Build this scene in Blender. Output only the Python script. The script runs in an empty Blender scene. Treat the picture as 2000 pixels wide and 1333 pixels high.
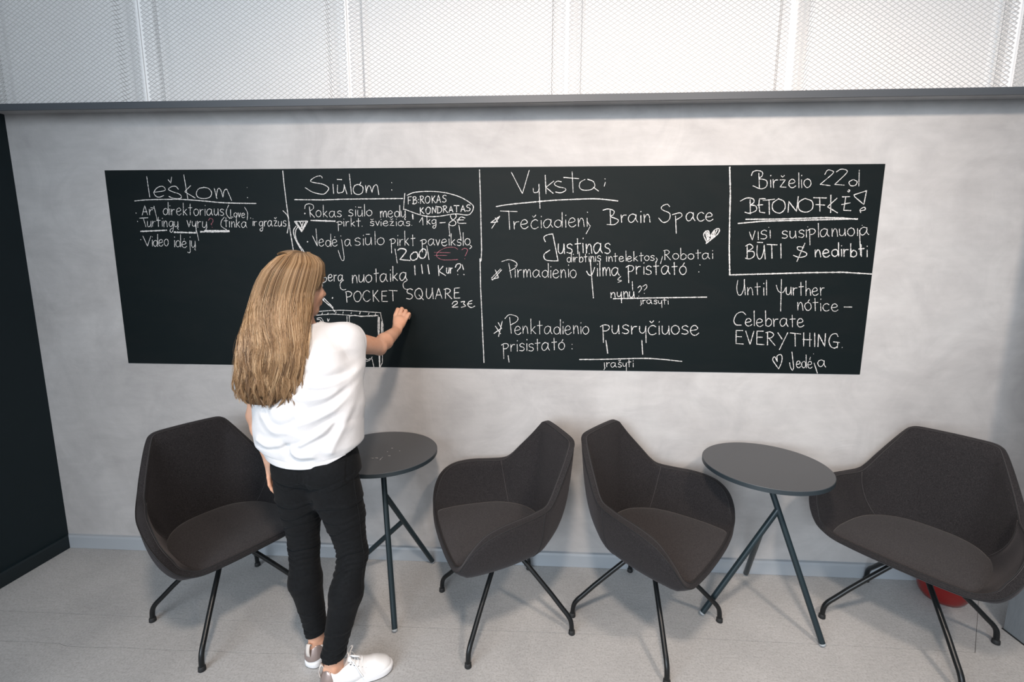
import bpy, bmesh, math, random
import numpy as np
from mathutils import Vector, Matrix
random.seed(7); rng = np.random.default_rng(7)
scn = bpy.context.scene
COL = scn.collection
R = math.radians

# ------------------------------------------------------------------ camera
CAM = (2.6823, -2.2833, 1.58)
yaw, pitch, roll, FPX = -0.0542, 0.1499, 0.0041, 887.62
def cam_axes():
    f = Vector((math.sin(yaw)*math.cos(pitch), math.cos(yaw)*math.cos(pitch), -math.sin(pitch)))
    r = Vector((math.cos(yaw), -math.sin(yaw), 0)); u = r.cross(f)
    c, s = math.cos(roll), math.sin(roll)
    return c*r + s*u, -s*r + c*u, f
cr_, cu_, cf_ = cam_axes()
cam = bpy.data.objects.new('camera', bpy.data.cameras.new('camera')); COL.objects.link(cam)
cam.matrix_world = Matrix(((cr_.x, cu_.x, -cf_.x, CAM[0]), (cr_.y, cu_.y, -cf_.y, CAM[1]), (cr_.z, cu_.z, -cf_.z, CAM[2]), (0, 0, 0, 1)))
cam.data.sensor_width = 36; cam.data.lens = FPX*36/2000; cam.data.clip_start = .05
scn.camera = cam
# ------------------------------------------------------------------ world, lights, exposure
vs = scn.view_settings; vs.view_transform = 'Standard'; vs.look = 'None'; vs.gamma = 1; vs.use_curve_mapping = False
vs.exposure = 0.0
w = bpy.data.worlds.new('world'); scn.world = w; w.use_nodes = True
w.node_tree.nodes['Background'].inputs[0].default_value = (.84, .91, 1.0, 1)
w.node_tree.nodes['Background'].inputs[1].default_value = .85
def area(name, loc, target, size, size_y, power, color, spread=180):
    l = bpy.data.lights.new(name, 'AREA'); l.shape = 'RECTANGLE'; l.size = size; l.size_y = size_y
    l.energy = power; l.color = color; l.spread = R(spread)
    o = bpy.data.objects.new(name, l); COL.objects.link(o); o.location = loc
    d = Vector(target)-Vector(loc); o.rotation_euler = d.to_track_quat('-Z', 'Y').to_euler(); return o
def spot(name, loc, target, power, color, angle=90, blend=.7, radius=.05):
    l = bpy.data.lights.new(name, 'SPOT'); l.energy = power; l.color = color; l.spot_size = R(angle); l.spot_blend = blend; l.shadow_soft_size = radius
    o = bpy.data.objects.new(name, l); COL.objects.link(o); o.location = loc
    d = Vector(target)-Vector(loc); o.rotation_euler = d.to_track_quat('-Z', 'Y').to_euler(); return o
area('window_light', (-.6, -6.5, 2.6), (1.6, 0, 1.0), 5.0, 3.0, 440, (.82, .91, 1.0))
for x_, p_ in ((2.62, 225), (4.0, 150), (5.2, 95)):
    spot('ceiling_spot', (x_, -2.3, 2.98), (x_+.05, -.1, 1.0), p_, (1.0, .83, .70), 105, .8, .13)

# ------------------------------------------------------------------ node helpers
def mat(name, base=(.5, .5, .5), rough=.5, metal=0, spec=.5, **kw):
    m = bpy.data.materials.new(name); m.use_nodes = True
    b = m.node_tree.nodes['Principled BSDF']
    b.inputs['Base Color'].default_value = (*base, 1); b.inputs['Roughness'].default_value = rough
    b.inputs['Metallic'].default_value = metal; b.inputs['Specular IOR Level'].default_value = spec
    for k, v in kw.items(): b.inputs[k.replace('_', ' ')].default_value = v
    return m
def N(m, t, **kw):
    n = m.node_tree.nodes.new(t)
    for k, v in kw.items():
        if k in n.inputs: n.inputs[k].default_value = v
        else: setattr(n, k, v)
    return n
def L(m, a, b): m.node_tree.links.new(a, b)
def B(m): return m.node_tree.nodes['Principled BSDF']
def noise(m, scale, detail=4, rough=.55, dist=0, vec=None, mapscale=None):
    tc = N(m, 'ShaderNodeTexCoord'); n = N(m, 'ShaderNodeTexNoise')
    n.inputs['Scale'].default_value = scale; n.inputs['Detail'].default_value = detail; n.inputs['Roughness'].default_value = rough; n.inputs['Distortion'].default_value = dist
    if mapscale:
        mp = N(m, 'ShaderNodeMapping'); mp.inputs['Scale'].default_value = mapscale; L(m, tc.outputs['Object'], mp.inputs[0]); L(m, mp.outputs[0], n.inputs['Vector'])
    else: L(m, tc.outputs['Object'], n.inputs['Vector'])
    return n.outputs['Fac']
def ramp(m, fac, stops):
    r = N(m, 'ShaderNodeValToRGB'); cr = r.color_ramp
    while len(cr.elements) > 1: cr.elements.remove(cr.elements[0])
    cr.elements[0].position = stops[0][0]; cr.elements[0].color = (*stops[0][1], 1)
    for p, c in stops[1:]:
        e = cr.elements.new(p); e.color = (*c, 1)
    L(m, fac, r.inputs[0]); return r.outputs[0]
def mixc(m, a, b, fac, mode='MIX'):
    x = N(m, 'ShaderNodeMix'); x.data_type = 'RGBA'; x.blend_type = mode
    for s, v in ((6, a), (7, b)):
        if isinstance(v, tuple): x.inputs[s].default_value = (*v, 1)
        else: L(m, v, x.inputs[s])
    if isinstance(fac, (int, float)): x.inputs[0].default_value = fac
    else: L(m, fac, x.inputs[0])
    return x.outputs[2]
def bump(m, h, strength=.2, dist=.01):
    b = N(m, 'ShaderNodeBump'); b.inputs['Strength'].default_value = strength; b.inputs['Distance'].default_value = dist
    L(m, h, b.inputs['Height']); L(m, b.outputs[0], B(m).inputs['Normal'])
def base(m, sock): L(m, sock, B(m).inputs['Base Color'])

# ------------------------------------------------------------------ materials
M = {}
m = M['plaster'] = mat('plaster', rough=.62, spec=.3)
c = ramp(m, noise(m, 1.1, 6, .62, 1.2), [(.25, (.365, .355, .350)), (.5, (.445, .435, .430)), (.75, (.52, .515, .51))])
c2 = ramp(m, noise(m, 3.2, 5, .6, 2.2), [(.3, (.80, .80, .81)), (.62, (1, 1, 1))])
c3 = ramp(m, noise(m, 14, 3, .5, .5, mapscale=(.5, 1, 2.2)), [(.35, (.94, .94, .94)), (.65, (1, 1, 1))])
base(m, mixc(m, mixc(m, c, c2, .62, 'MULTIPLY'), c3, .8, 'MULTIPLY')); bump(m, noise(m, 5, 6, .6, 1.5), .22, .012)
m = M['concrete'] = mat('concrete_floor', rough=.7, spec=.3)
c = ramp(m, noise(m, 1.6, 6, .62, .6), [(.25, (.37, .373, .375)), (.5, (.455, .455, .453)), (.78, (.54, .538, .535))])
c2 = ramp(m, noise(m, 130, 3, .7), [(.33, (.62, .60, .58)), (.55, (1, 1, 1))])
c3 = ramp(m, noise(m, 26, 4, .6, .2, mapscale=(1, 3, 1)), [(.3, (.86, .86, .86)), (.6, (1, 1, 1))])
base(m, mixc(m, mixc(m, c, c2, .6, 'MULTIPLY'), c3, .7, 'MULTIPLY')); bump(m, noise(m, 90, 4, .65), .35, .003)
m = M['jointgrey'] = mat('joint_grey', (.16, .16, .155), .9)
m = M['pillar'] = mat('concrete_pillar', rough=.6)
base(m, ramp(m, noise(m, 4, 6, .6, .6, mapscale=(1, 1, .4)), [(.3, (.115, .13, .14)), (.7, (.19, .21, .225))])); bump(m, noise(m, 30, 5, .6, mapscale=(1, 1, .3)), .3, .005)
m = M['darkwall'] = mat('dark_teal_paint', (.0075, .015, .0185), .62, spec=.25); bump(m, noise(m, 180, 2), .1, .002)
m = M['darkbase'] = mat('dark_teal_gloss', (.007, .014, .0175), .38, spec=.4)
m = M['baseboard'] = mat('baseboard_paint', (.33, .36, .39), .35, spec=.5)
m = M['ceiling'] = mat('ceiling_paint', (.75, .75, .75), .8)
m = M['whiteback'] = mat('white_backing', (.82, .815, .81), .75); 
base(m, ramp(m, noise(m, 1.5, 3), [(.3, (.73, .72, .715)), (.7, (.80, .80, .795))]))
m = M['meshmetal'] = mat('white_mesh_metal', (.50, .495, .49), .45, .0, .5)
m = M['rail'] = mat('grey_rail_paint', (.062, .070, .080), .5, .0, .4)
m = M['board'] = mat('blackboard_paint', (.009, .0125, .0135), .6, spec=.12)
c = ramp(m, noise(m, 1.5, 6, .7, 2.0, mapscale=(1, 1, 2.5)), [(.45, (.0045, .0082, .0092)), (.72, (.0068, .0098, .0106))]); base(m, c); bump(m, noise(m, 500, 2), .12, .001)
for nm, colr in (('chalk', (.72, .71, .70)), ('chalkred', (.34, .12, .15))):
    m = M[nm] = mat('chalk_white' if nm == 'chalk' else 'chalk_pink', colr, .95, spec=.05)
    f = N(m, 'ShaderNodeValToRGB'); f.color_ramp.elements[0].position = .36; f.color_ramp.elements[1].position = .54
    L(m, noise(m, 420, 2, .8), f.inputs[0]); base(m, mixc(m, (.03, .034, .036), colr, f.outputs[0]))
m = M['fabric'] = mat('charcoal_wool', rough=.92, spec=.15); B(m).inputs['Sheen Weight'].default_value = .10; B(m).inputs['Sheen Roughness'].default_value = .45; B(m).inputs['Sheen Tint'].default_value = (.8, .74, .76, 1)
c = ramp(m, noise(m, 330, 3, .8, mapscale=(1, 1, .5)), [(.28, (.0095, .0092, .0098)), (.5, (.0205, .0190, .0200)), (.76, (.040, .0365, .038))]); base(m, c); bump(m, noise(m, 380, 2, .7), .4, .0012)
m = M['seatfabric_lit'] = mat('charcoal_wool_warm_lit', rough=.92, spec=.15); B(m).inputs['Sheen Weight'].default_value = .12  # chair wool made lighter and redder: warm overhead light painted into the seat colour
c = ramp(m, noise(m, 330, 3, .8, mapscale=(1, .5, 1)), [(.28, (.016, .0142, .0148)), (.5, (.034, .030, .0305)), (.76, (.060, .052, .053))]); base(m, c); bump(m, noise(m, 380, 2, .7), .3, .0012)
m = M['stitch'] = mat('grey_stitching', (.055, .050, .051), .9)
m = M['thread'] = mat('black_thread', (.012, .012, .013), .8)
m = M['blackmetal'] = mat('black_powder_coat', (.008, .0095, .0105), .33, .3, .5)
m = M['tealmetal'] = mat('dark_teal_powder_coat', (.014, .027, .034), .36, .25, .5)
m = M['rubber'] = mat('black_rubber', (.01, .011, .012), .7)
m = M['greycap'] = mat('grey_glide', (.30, .33, .35), .5)
m = M['tabletop'] = mat('anthracite_laminate', (.074, .078, .084), .42, spec=.4); bump(m, noise(m, 260, 2), .12, .001)
m = M['red'] = mat('red_gloss', (.17, .009, .008), .25)
m = M['skin'] = mat('skin', (.70, .385, .25), .5, spec=.35); B(m).inputs['Subsurface Weight'].default_value = .12; B(m).inputs['Subsurface Radius'].default_value = (.012, .005, .003); B(m).inputs['Subsurface Scale'].default_value = .6
base(m, ramp(m, noise(m, 14, 4), [(.3, (.56, .29, .185)), (.7, (.68, .40, .28))])); bump(m, noise(m, 220, 3), .08, .001)
m = M['shirt'] = mat('white_cotton', (.62, .62, .632), .85, spec=.2); B(m).inputs['Sheen Weight'].default_value = .15; bump(m, noise(m, 26, 5, .55, .6), .16, .01)
m = M['denim'] = mat('black_denim', rough=.85, spec=.2); base(m, ramp(m, noise(m, 90, 4, .7), [(.35, (.0020, .0025, .0032)), (.75, (.0052, .0064, .0080))])); bump(m, noise(m, 320, 2), .25, .001)
B(m).inputs['Sheen Weight'].default_value = .03
m = M['seam'] = mat('denim_seam', (.004, .0045, .0055), .9)
m = M['lip'] = mat('lip_skin', (.55, .20, .17), .45)
m = M['eyewhite'] = mat('eye_white', (.8, .8, .78), .2); m = M['iris'] = mat('iris_dark', (.05, .06, .05), .15)
m = M['shoewhite'] = mat('white_leather', (.85, .85, .85), .42); bump(m, noise(m, 160, 3), .1, .001)
m = M['sole'] = mat('white_sole', (.78, .78, .79), .55); m = M['solebottom'] = mat('dark_outsole', (.10, .10, .10), .8)
m = M['rose'] = mat('rose_grey_metallic_leather', (.36, .29, .27), .33, .55)
m = M['lace'] = mat('white_lace', (.80, .80, .80), .9)
m = M['tab'] = mat('beige_tab', (.62, .57, .53), .7)
# hair: per strand colour attribute
m = M['hair'] = mat('blond_hair', rough=.38, spec=.45); a = N(m, 'ShaderNodeAttribute'); a.attribute_name = 'strand'
base(m, ramp(m, a.outputs['Fac'], [(0, (.070, .038, .018)), (.3, (.20, .115, .054)), (.65, (.37, .235, .122)), (1, (.60, .44, .28))]))
m = M['hairbase'] = mat('hair_underlayer', (.17, .09, .038), .6)
base(m, ramp(m, noise(m, 60, 4, .6, .5, mapscale=(1, 1, .06)), [(.3, (.045, .026, .014)), (.7, (.15, .092, .048))]))

# ------------------------------------------------------------------ object helpers
def link(name, me, material=None, parent=None, smooth=True):
    o = bpy.data.objects.new(name, me); COL.objects.link(o)
    if material is not None:
        for mm in (material if isinstance(material, (list, tuple)) else [material]): me.materials.append(mm)
    if smooth and len(me.polygons): me.polygons.foreach_set('use_smooth', [True]*len(me.polygons))
    if parent: o.parent = parent
    return o
def mesh_np(name, V, F, material=None, parent=None, smooth=True):
    me = bpy.data.meshes.new(name); me.from_pydata([tuple(v) for v in V], [], [tuple(int(i) for i in f) for f in F]); me.update()
    return link(name, me, material, parent, smooth)
def from_bm(name, bm, material=None, parent=None, smooth=False):
    me = bpy.data.meshes.new(name); bm.to_mesh(me); bm.free(); return link(name, me, material, parent, smooth)
def empty(name, loc, label, cat, rz=0, group=None):
    o = bpy.data.objects.new(name, None); COL.objects.link(o); o.location = loc; o.rotation_euler = (0, 0, rz); o.empty_display_size = .1
    o['label'] = label; o['category'] = cat
    if group: o['group'] = group
    return o
def struct(o): o['kind'] = 'structure'; return o
def box_bm(bm, x0, x1, y0, y1, z0, z1, bev=0):
    r = bmesh.ops.create_cube(bm, size=1); vs_ = r['verts']
    for v in vs_: v.co = Vector(((x0+x1)/2+v.co.x*(x1-x0), (y0+y1)/2+v.co.y*(y1-y0), (z0+z1)/2+v.co.z*(z1-z0)))
    if bev:
        es = list({e for v in vs_ for e in v.link_edges}); bmesh.ops.bevel(bm, geom=es, offset=bev, segments=2, affect='EDGES')
def box(name, dims, material, parent=None, bev=0):
    bm = bmesh.new(); box_bm(bm, *dims, bev=bev); return from_bm(name, bm, material, parent)
def cat(P, n=6, closed=False):
    P = np.array(P, float)
    Q = np.vstack([P[-1], P, P[0], P[1]]) if closed else np.vstack([2*P[0]-P[1], P, 2*P[-1]-P[-2]])
    out = []
    for i in range(1, len(Q)-2):
        a, b, c_, d = Q[i-1:i+3]
        for k in range(n):
            t = k/n; out.append(.5*((2*b)+(-a+c_)*t+(2*a-5*b+4*c_-d)*t*t+(-a+3*b-3*c_+d)*t**3))
    if not closed: out.append(P[-1])
    return np.array(out)
def tube_data(P, r, sides=10, caps=True):
    P = np.array(P, float); n = len(P); r = np.full(n, r) if np.isscalar(r) else np.array(r, float)
    T = np.gradient(P, axis=0); T /= np.linalg.norm(T, axis=1)[:, None]+1e-12
    up = np.array([0, 0, 1.]) if abs(T[0][2]) < .9 else np.array([1., 0, 0])
    n0 = np.cross(T[0], up); n0 /= np.linalg.norm(n0); V = []
    for i in range(n):
        n0 = n0-T[i]*(n0@T[i]); n0 /= np.linalg.norm(n0)+1e-12; b = np.cross(T[i], n0)
        for k in range(sides):
            a_ = 2*math.pi*k/sides; V.append(P[i]+r[i]*(math.cos(a_)*n0+math.sin(a_)*b))
    F = [(i*sides+k, i*sides+(k+1) % sides, (i+1)*sides+(k+1) % sides, (i+1)*sides+k) for i in range(n-1) for k in range(sides)]
    if caps: F += [tuple(range(sides))[::-1], tuple((n-1)*sides+k for k in range(sides))]
    return V, F
def tube(name, P, r, material, parent=None, sides=10):
    V, F = tube_data(P, r, sides); o = mesh_np(name, V, F, material, parent)
    return o
def lathe(name, prof, material, parent=None, seg=48, loc=(0, 0, 0)):
    V = [(loc[0]+r_*math.cos(2*math.pi*k/seg), loc[1]+r_*math.sin(2*math.pi*k/seg), loc[2]+z_) for r_, z_ in prof for k in range(seg)]
    F = [(i*seg+k, i*seg+(k+1) % seg, (i+1)*seg+(k+1) % seg, (i+1)*seg+k) for i in range(len(prof)-1) for k in range(seg)]
    F += [tuple(range(seg))[::-1], tuple((len(prof)-1)*seg+k for k in range(seg))]
    o = mesh_np(name, V, F, material, parent)
    return o
def sharp(o, ang=35):
    bm = bmesh.new(); bm.from_mesh(o.data)
    for e in bm.edges:
        if len(e.link_faces) == 2 and e.calc_face_angle(0) > R(ang): e.smooth = False
    bm.to_mesh(o.data); bm.free(); return o
def dup(root, loc, rz, label):
    r = root.copy(); COL.objects.link(r); r.location = loc; r.rotation_euler = (0, 0, rz); r['label'] = label
    for ch in list(root.children):
        c_ = ch.copy(); COL.objects.link(c_); c_.parent = r
        for g in ch.children:
            d = g.copy(); COL.objects.link(d); d.parent = c_
    return r

# ------------------------------------------------------------------ room
RAILZ = 2.33
struct(box('wall_back', (-.3, 5.6, 0, .2, -.05, 3.7), M['plaster']))
struct(box('wall_left', (-.2, 0, -3.0, 0, -.05, 3.7), M['darkwall']))
wr = struct(box('wall_right', (4.797, 5.3, -2.6, -.33, -.05, 3.7), M['pillar'], bev=.006))
sub = struct(box('floor', (-.3, 5.9, -7.5, .15, -.12, -.012), M['jointgrey']))
struct(box('ceiling', (-.3, 5.6, -4.6, .1, 3.7, 3.8), M['ceiling']))
# floor slabs with recessed joints (children of the floor)
def slab(poly):
    bm = bmesh.new(); vs_ = [bm.verts.new((x, y, 0)) for x, y in poly]; f = bm.faces.new(vs_)
    if f.normal.z < 0 or f.calc_area() < 0: f.normal_flip()
    r = bmesh.ops.extrude_face_region(bm, geom=[f])
    for v in r['geom']:
        if isinstance(v, bmesh.types.BMVert): v.co.z = -.014
    bmesh.ops.recalc_face_normals(bm, faces=bm.faces)
    return from_bm('concrete_slab', bm, M['concrete'], sub)
g = .0011
crack = [(-.25, -.70), (.02, -.664), (.12, -.652), (.28, -.655), (.42, -.664), (.56, -.660), (.66, -.662), (.70, -.672), (.80, -.672), (.95, -.665), (1.15, -.667), (1.33, -.660), (1.5, -.662), (1.72, -.652), (2.0, -.655), (2.3, -.660), (2.6, -.655)]
crack2 = [(2.9, -.668), (3.3, -.66), (3.7, -.672), (4.1, -.664), (4.45, -.672), (4.72, -.66), (5.85, -.665)]
slab([(-.25, .1), (-.25, -.50+g), (.9, -.495+g), (1.94, -.485+g), (3.4, -.470+g), (4.548, -.477+g), (4.868, -.141), (4.868, .1)])
slab([(-.25, -.50-g), (.9, -.495-g), (1.94, -.485-g), (3.4, -.470-g), (4.55, -.477-g), (4.66-g, -.5585+g), (4.72-g, -.66+g)] + [(x, y+g*np.clip((2.1-x)/.4, 0, 1)) for x, y in (crack+crack2[:5])[::-1]])
slab([(x, y-g*np.clip((2.1-x)/.4, 0, 1)) for x, y in crack+crack2[:5]] + [(4.72-g, -.66-g), (5.85, -.665-g), (5.85, -7.4), (-.25, -7.4)])
slab([(4.8695, .1), (4.8695, -.141), (4.5498, -.4763), (4.661+g, -.558), (4.7205+g, -.66+g), (5.85, -.663+g), (5.85, .1)])
# baseboards
def skirt(name, prof, p0, p1, material):
    """profile (depth out of the wall, z) swept from p0 to p1; out direction to the left of travel reversed"""
    p0, p1 = Vector(p0), Vector(p1); d = (p1-p0).normalized(); out = Vector((d.y, -d.x, 0)); V = []; n = len(prof)
    for p in (p0, p1):
        for a_, z_ in prof: V.append(p+out*a_+Vector((0, 0, z_)))
    F = [(i, (i+1) % n, n+(i+1) % n, n+i) for i in range(n)] + [tuple(range(n))[::-1], tuple(range(n, 2*n))]
    return struct(mesh_np(name, V, F, material, None, False))
bprof = [(0, 0.001), (.016, .001), (.016, .066), (.012, .077), (.0, .0805)]
skirt('baseboard_back', bprof, (0.0, 0, 0), (4.797, 0, 0), M['baseboard'])
skirt('baseboard_back_2', bprof, (4.8, 0, 0), (5.6, 0, 0), M['baseboard'])
skirt('baseboard_left', bprof, (0, -3.0, 0), (0, 0, 0), M['darkbase'])
struct(box('trim_1', (4.792, 4.797, -2.6, -.332, 0, .004), M['rubber']))

# ------------------------------------------------------------------ mesh cladding above the rail
rail = struct(box('trim_2', (-.0, 5.6, -.124, -.118, RAILZ, RAILZ+.030), M['rail']))
def raildetail():
    bm = bmesh.new()
    box_bm(bm, 0, 5.6, -.1175, -.001, RAILZ+.024, RAILZ+.029)
    return from_bm('shelf_flange', bm, M['plaster'], rail)
raildetail()
bm = bmesh.new(); box_bm(bm, 0, 5.6, -.128, -.1245, RAILZ-.001, RAILZ+.004); from_bm('lower_lip', bm, M['rail'], rail)
clad = struct(box('trim_3', (0, 5.6, -.042, -.001, RAILZ+.03, 3.69), M['whiteback']))
folds = [-.13, .12, .735, .925, 1.725, 1.885, 2.735, 2.865, 3.705, 3.835, 4.62, 4.80, 5.55]
seams = [.0, .825, 1.805, 2.80, 3.77, 4.70]
YF, YB, CW, CH, Z0M, Z1M = -.118, -.078, .0305, .0192, RAILZ+.028, 3.25
PF = [(.0, YB), (.12, YB), (.12, YF)]          # plan of the folded sheets: wide flats, shallow square grooves between them
for a_, b_ in ((.735, .925), (1.725, 1.885), (2.735, 2.865), (3.705, 3.835), (4.62, 4.80)): PF += [(a_, YF), (a_+.003, YB), (b_-.003, YB), (b_, YF)]
PF = np.array(PF+[(5.5, YF)]); PS = np.concatenate([[0], np.cumsum(np.hypot(*np.diff(PF, axis=0).T))])
def mesh_panel(xa, xb):
    """expanded metal: every strand a slim flat bar between two knots, following the folds of the sheet"""
    V = []; F = []; nrow = int((Z1M-Z0M)/(CH/2))
    ua, ub = np.interp([xa, xb], PF[:, 0], PS); n0, n1 = int(math.ceil(ua/(CW/2))), int(math.floor(ub/(CW/2)))
    xs = {i: (float(np.interp(i*CW/2, PS, PF[:, 0])), float(np.interp(i*CW/2, PS, PF[:, 1]))) for i in range(n0, n1+2)}
    for i in range(n0, n1):
        for j in range(nrow):
            if (i+j) % 2: continue
            for dj in (1, -1):
                if j+dj < 0 or j+dj > nrow: continue
                (x0, y0), (x1, y1) = xs[i], xs[i+1]; a_ = Vector((x0, y0, Z0M+j*CH/2)); b_ = Vector((x1, y1, Z0M+(j+dj)*CH/2))
                d = (b_-a_).normalized(); nrm = Vector((y1-y0, -(x1-x0), 0)).normalized(); side = d.cross(nrm).normalized()
                if side.z < 0: side = -side
                wv = side*.0008+nrm*.0009; tv = Vector((0, 0, .0006)); k = len(V)
                for p in (a_, b_): V += [p+wv, p-wv, p-wv+tv, p+wv+tv]
                F += [(k, k+1, k+5, k+4), (k+1, k+2, k+6, k+5), (k+2, k+3, k+7, k+6), (k+3, k, k+4, k+7)]
    return mesh_np('mesh_panel', V, F, M['meshmetal'], clad, False)
edges = seams+[5.5]
for i in range(len(edges)-1): mesh_panel(edges[i]+.003, edges[i+1]-.003)
for s in seams[1:]:
    box('seam_bar', (s-.003, s+.003, YB-.004, YB+.008, Z0M, Z1M), M['whiteback'], clad)
    mesh_np('post', [(s+dx, yy, zz) for zz in (Z0M, Z1M) for dx, yy in ((-.085, -.0425), (-.006, -.0765), (.006, -.0765), (.085, -.0425))],
            [(0, 1, 5, 4), (1, 2, 6, 5), (2, 3, 7, 6), (3, 0, 4, 7), (3, 2, 1, 0), (4, 5, 6, 7)], M['whiteback'], clad, False)

# ------------------------------------------------------------------ blackboard with chalk writing
BL, BR_, BB, BT = .495, 4.276, 1.0892, 2.0812
board = empty('chalkboard', ((BL+BR_)/2, 0, BB), 'long matte black chalkboard on the plaster wall covered with handwritten white chalk notes', 'chalkboard')
def inb(o): o.parent = board; o.matrix_parent_inverse = Matrix.Translation(board.location).inverted(); return o
inb(box('board_surface', (BL, BR_, -.0035, -.0002, BB, BT), M['board'], bev=.0006))
def smooth2(p, n=4):
    return cat(p, n) if len(p) > 2 else np.array(p, float)
def chalk(name, wd, colr, data):
    V = []; F = []
    for st in data.split(';'):
        p = [tuple(float(v) for v in q.split(',')) for q in st[1:].split()]
        p = smooth2(p) if st[0] == 'c' else np.array(p, float)
        q = []
        for i in range(len(p)-1):      # resample so the chalk edge can wobble
            n = max(1, int(np.hypot(*(p[i+1]-p[i]))/6)); q += [p[i]+(p[i+1]-p[i])*k/n for k in range(n)]
        q.append(p[-1]); q = np.array(q)
        if len(q) < 2: continue
        T = np.gradient(q, axis=0); T /= np.linalg.norm(T, axis=1)[:, None]+1e-9; nn = np.stack([-T[:, 1], T[:, 0]], 1)
        hw = 1.5*wd*(1+rng.normal(0, .16, len(q)))
        q = np.vstack([q[0]-T[0]*hw[0]*.6, q[1:-1], q[-1]+T[-1]*hw[-1]*.6]) if len(q) > 2 else np.vstack([q[0]-T[0]*hw[0]*.6, q[-1]+T[-1]*hw[-1]*.6])
        k = len(V)
        for i in range(len(q)):
            a_, b_ = q[i]+nn[i]*hw[i], q[i]-nn[i]*hw[i]; c_ = q[i]
            for pt, yy in ((a_, -.0036), (c_, -.0043), (b_, -.0036)): V.append((BL+pt[0]/1000, yy, BB+pt[1]/1000))
        for i in range(len(q)-1):
            F += [(k+3*i, k+3*i+1, k+3*i+4, k+3*i+3), (k+3*i+1, k+3*i+2, k+3*i+5, k+3*i+4)]
    o = mesh_np(name, V, F, M['chalkred' if colr else 'chalk']); inb(o)
    if colr: o['label'] = 'pink chalk mark'

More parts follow.
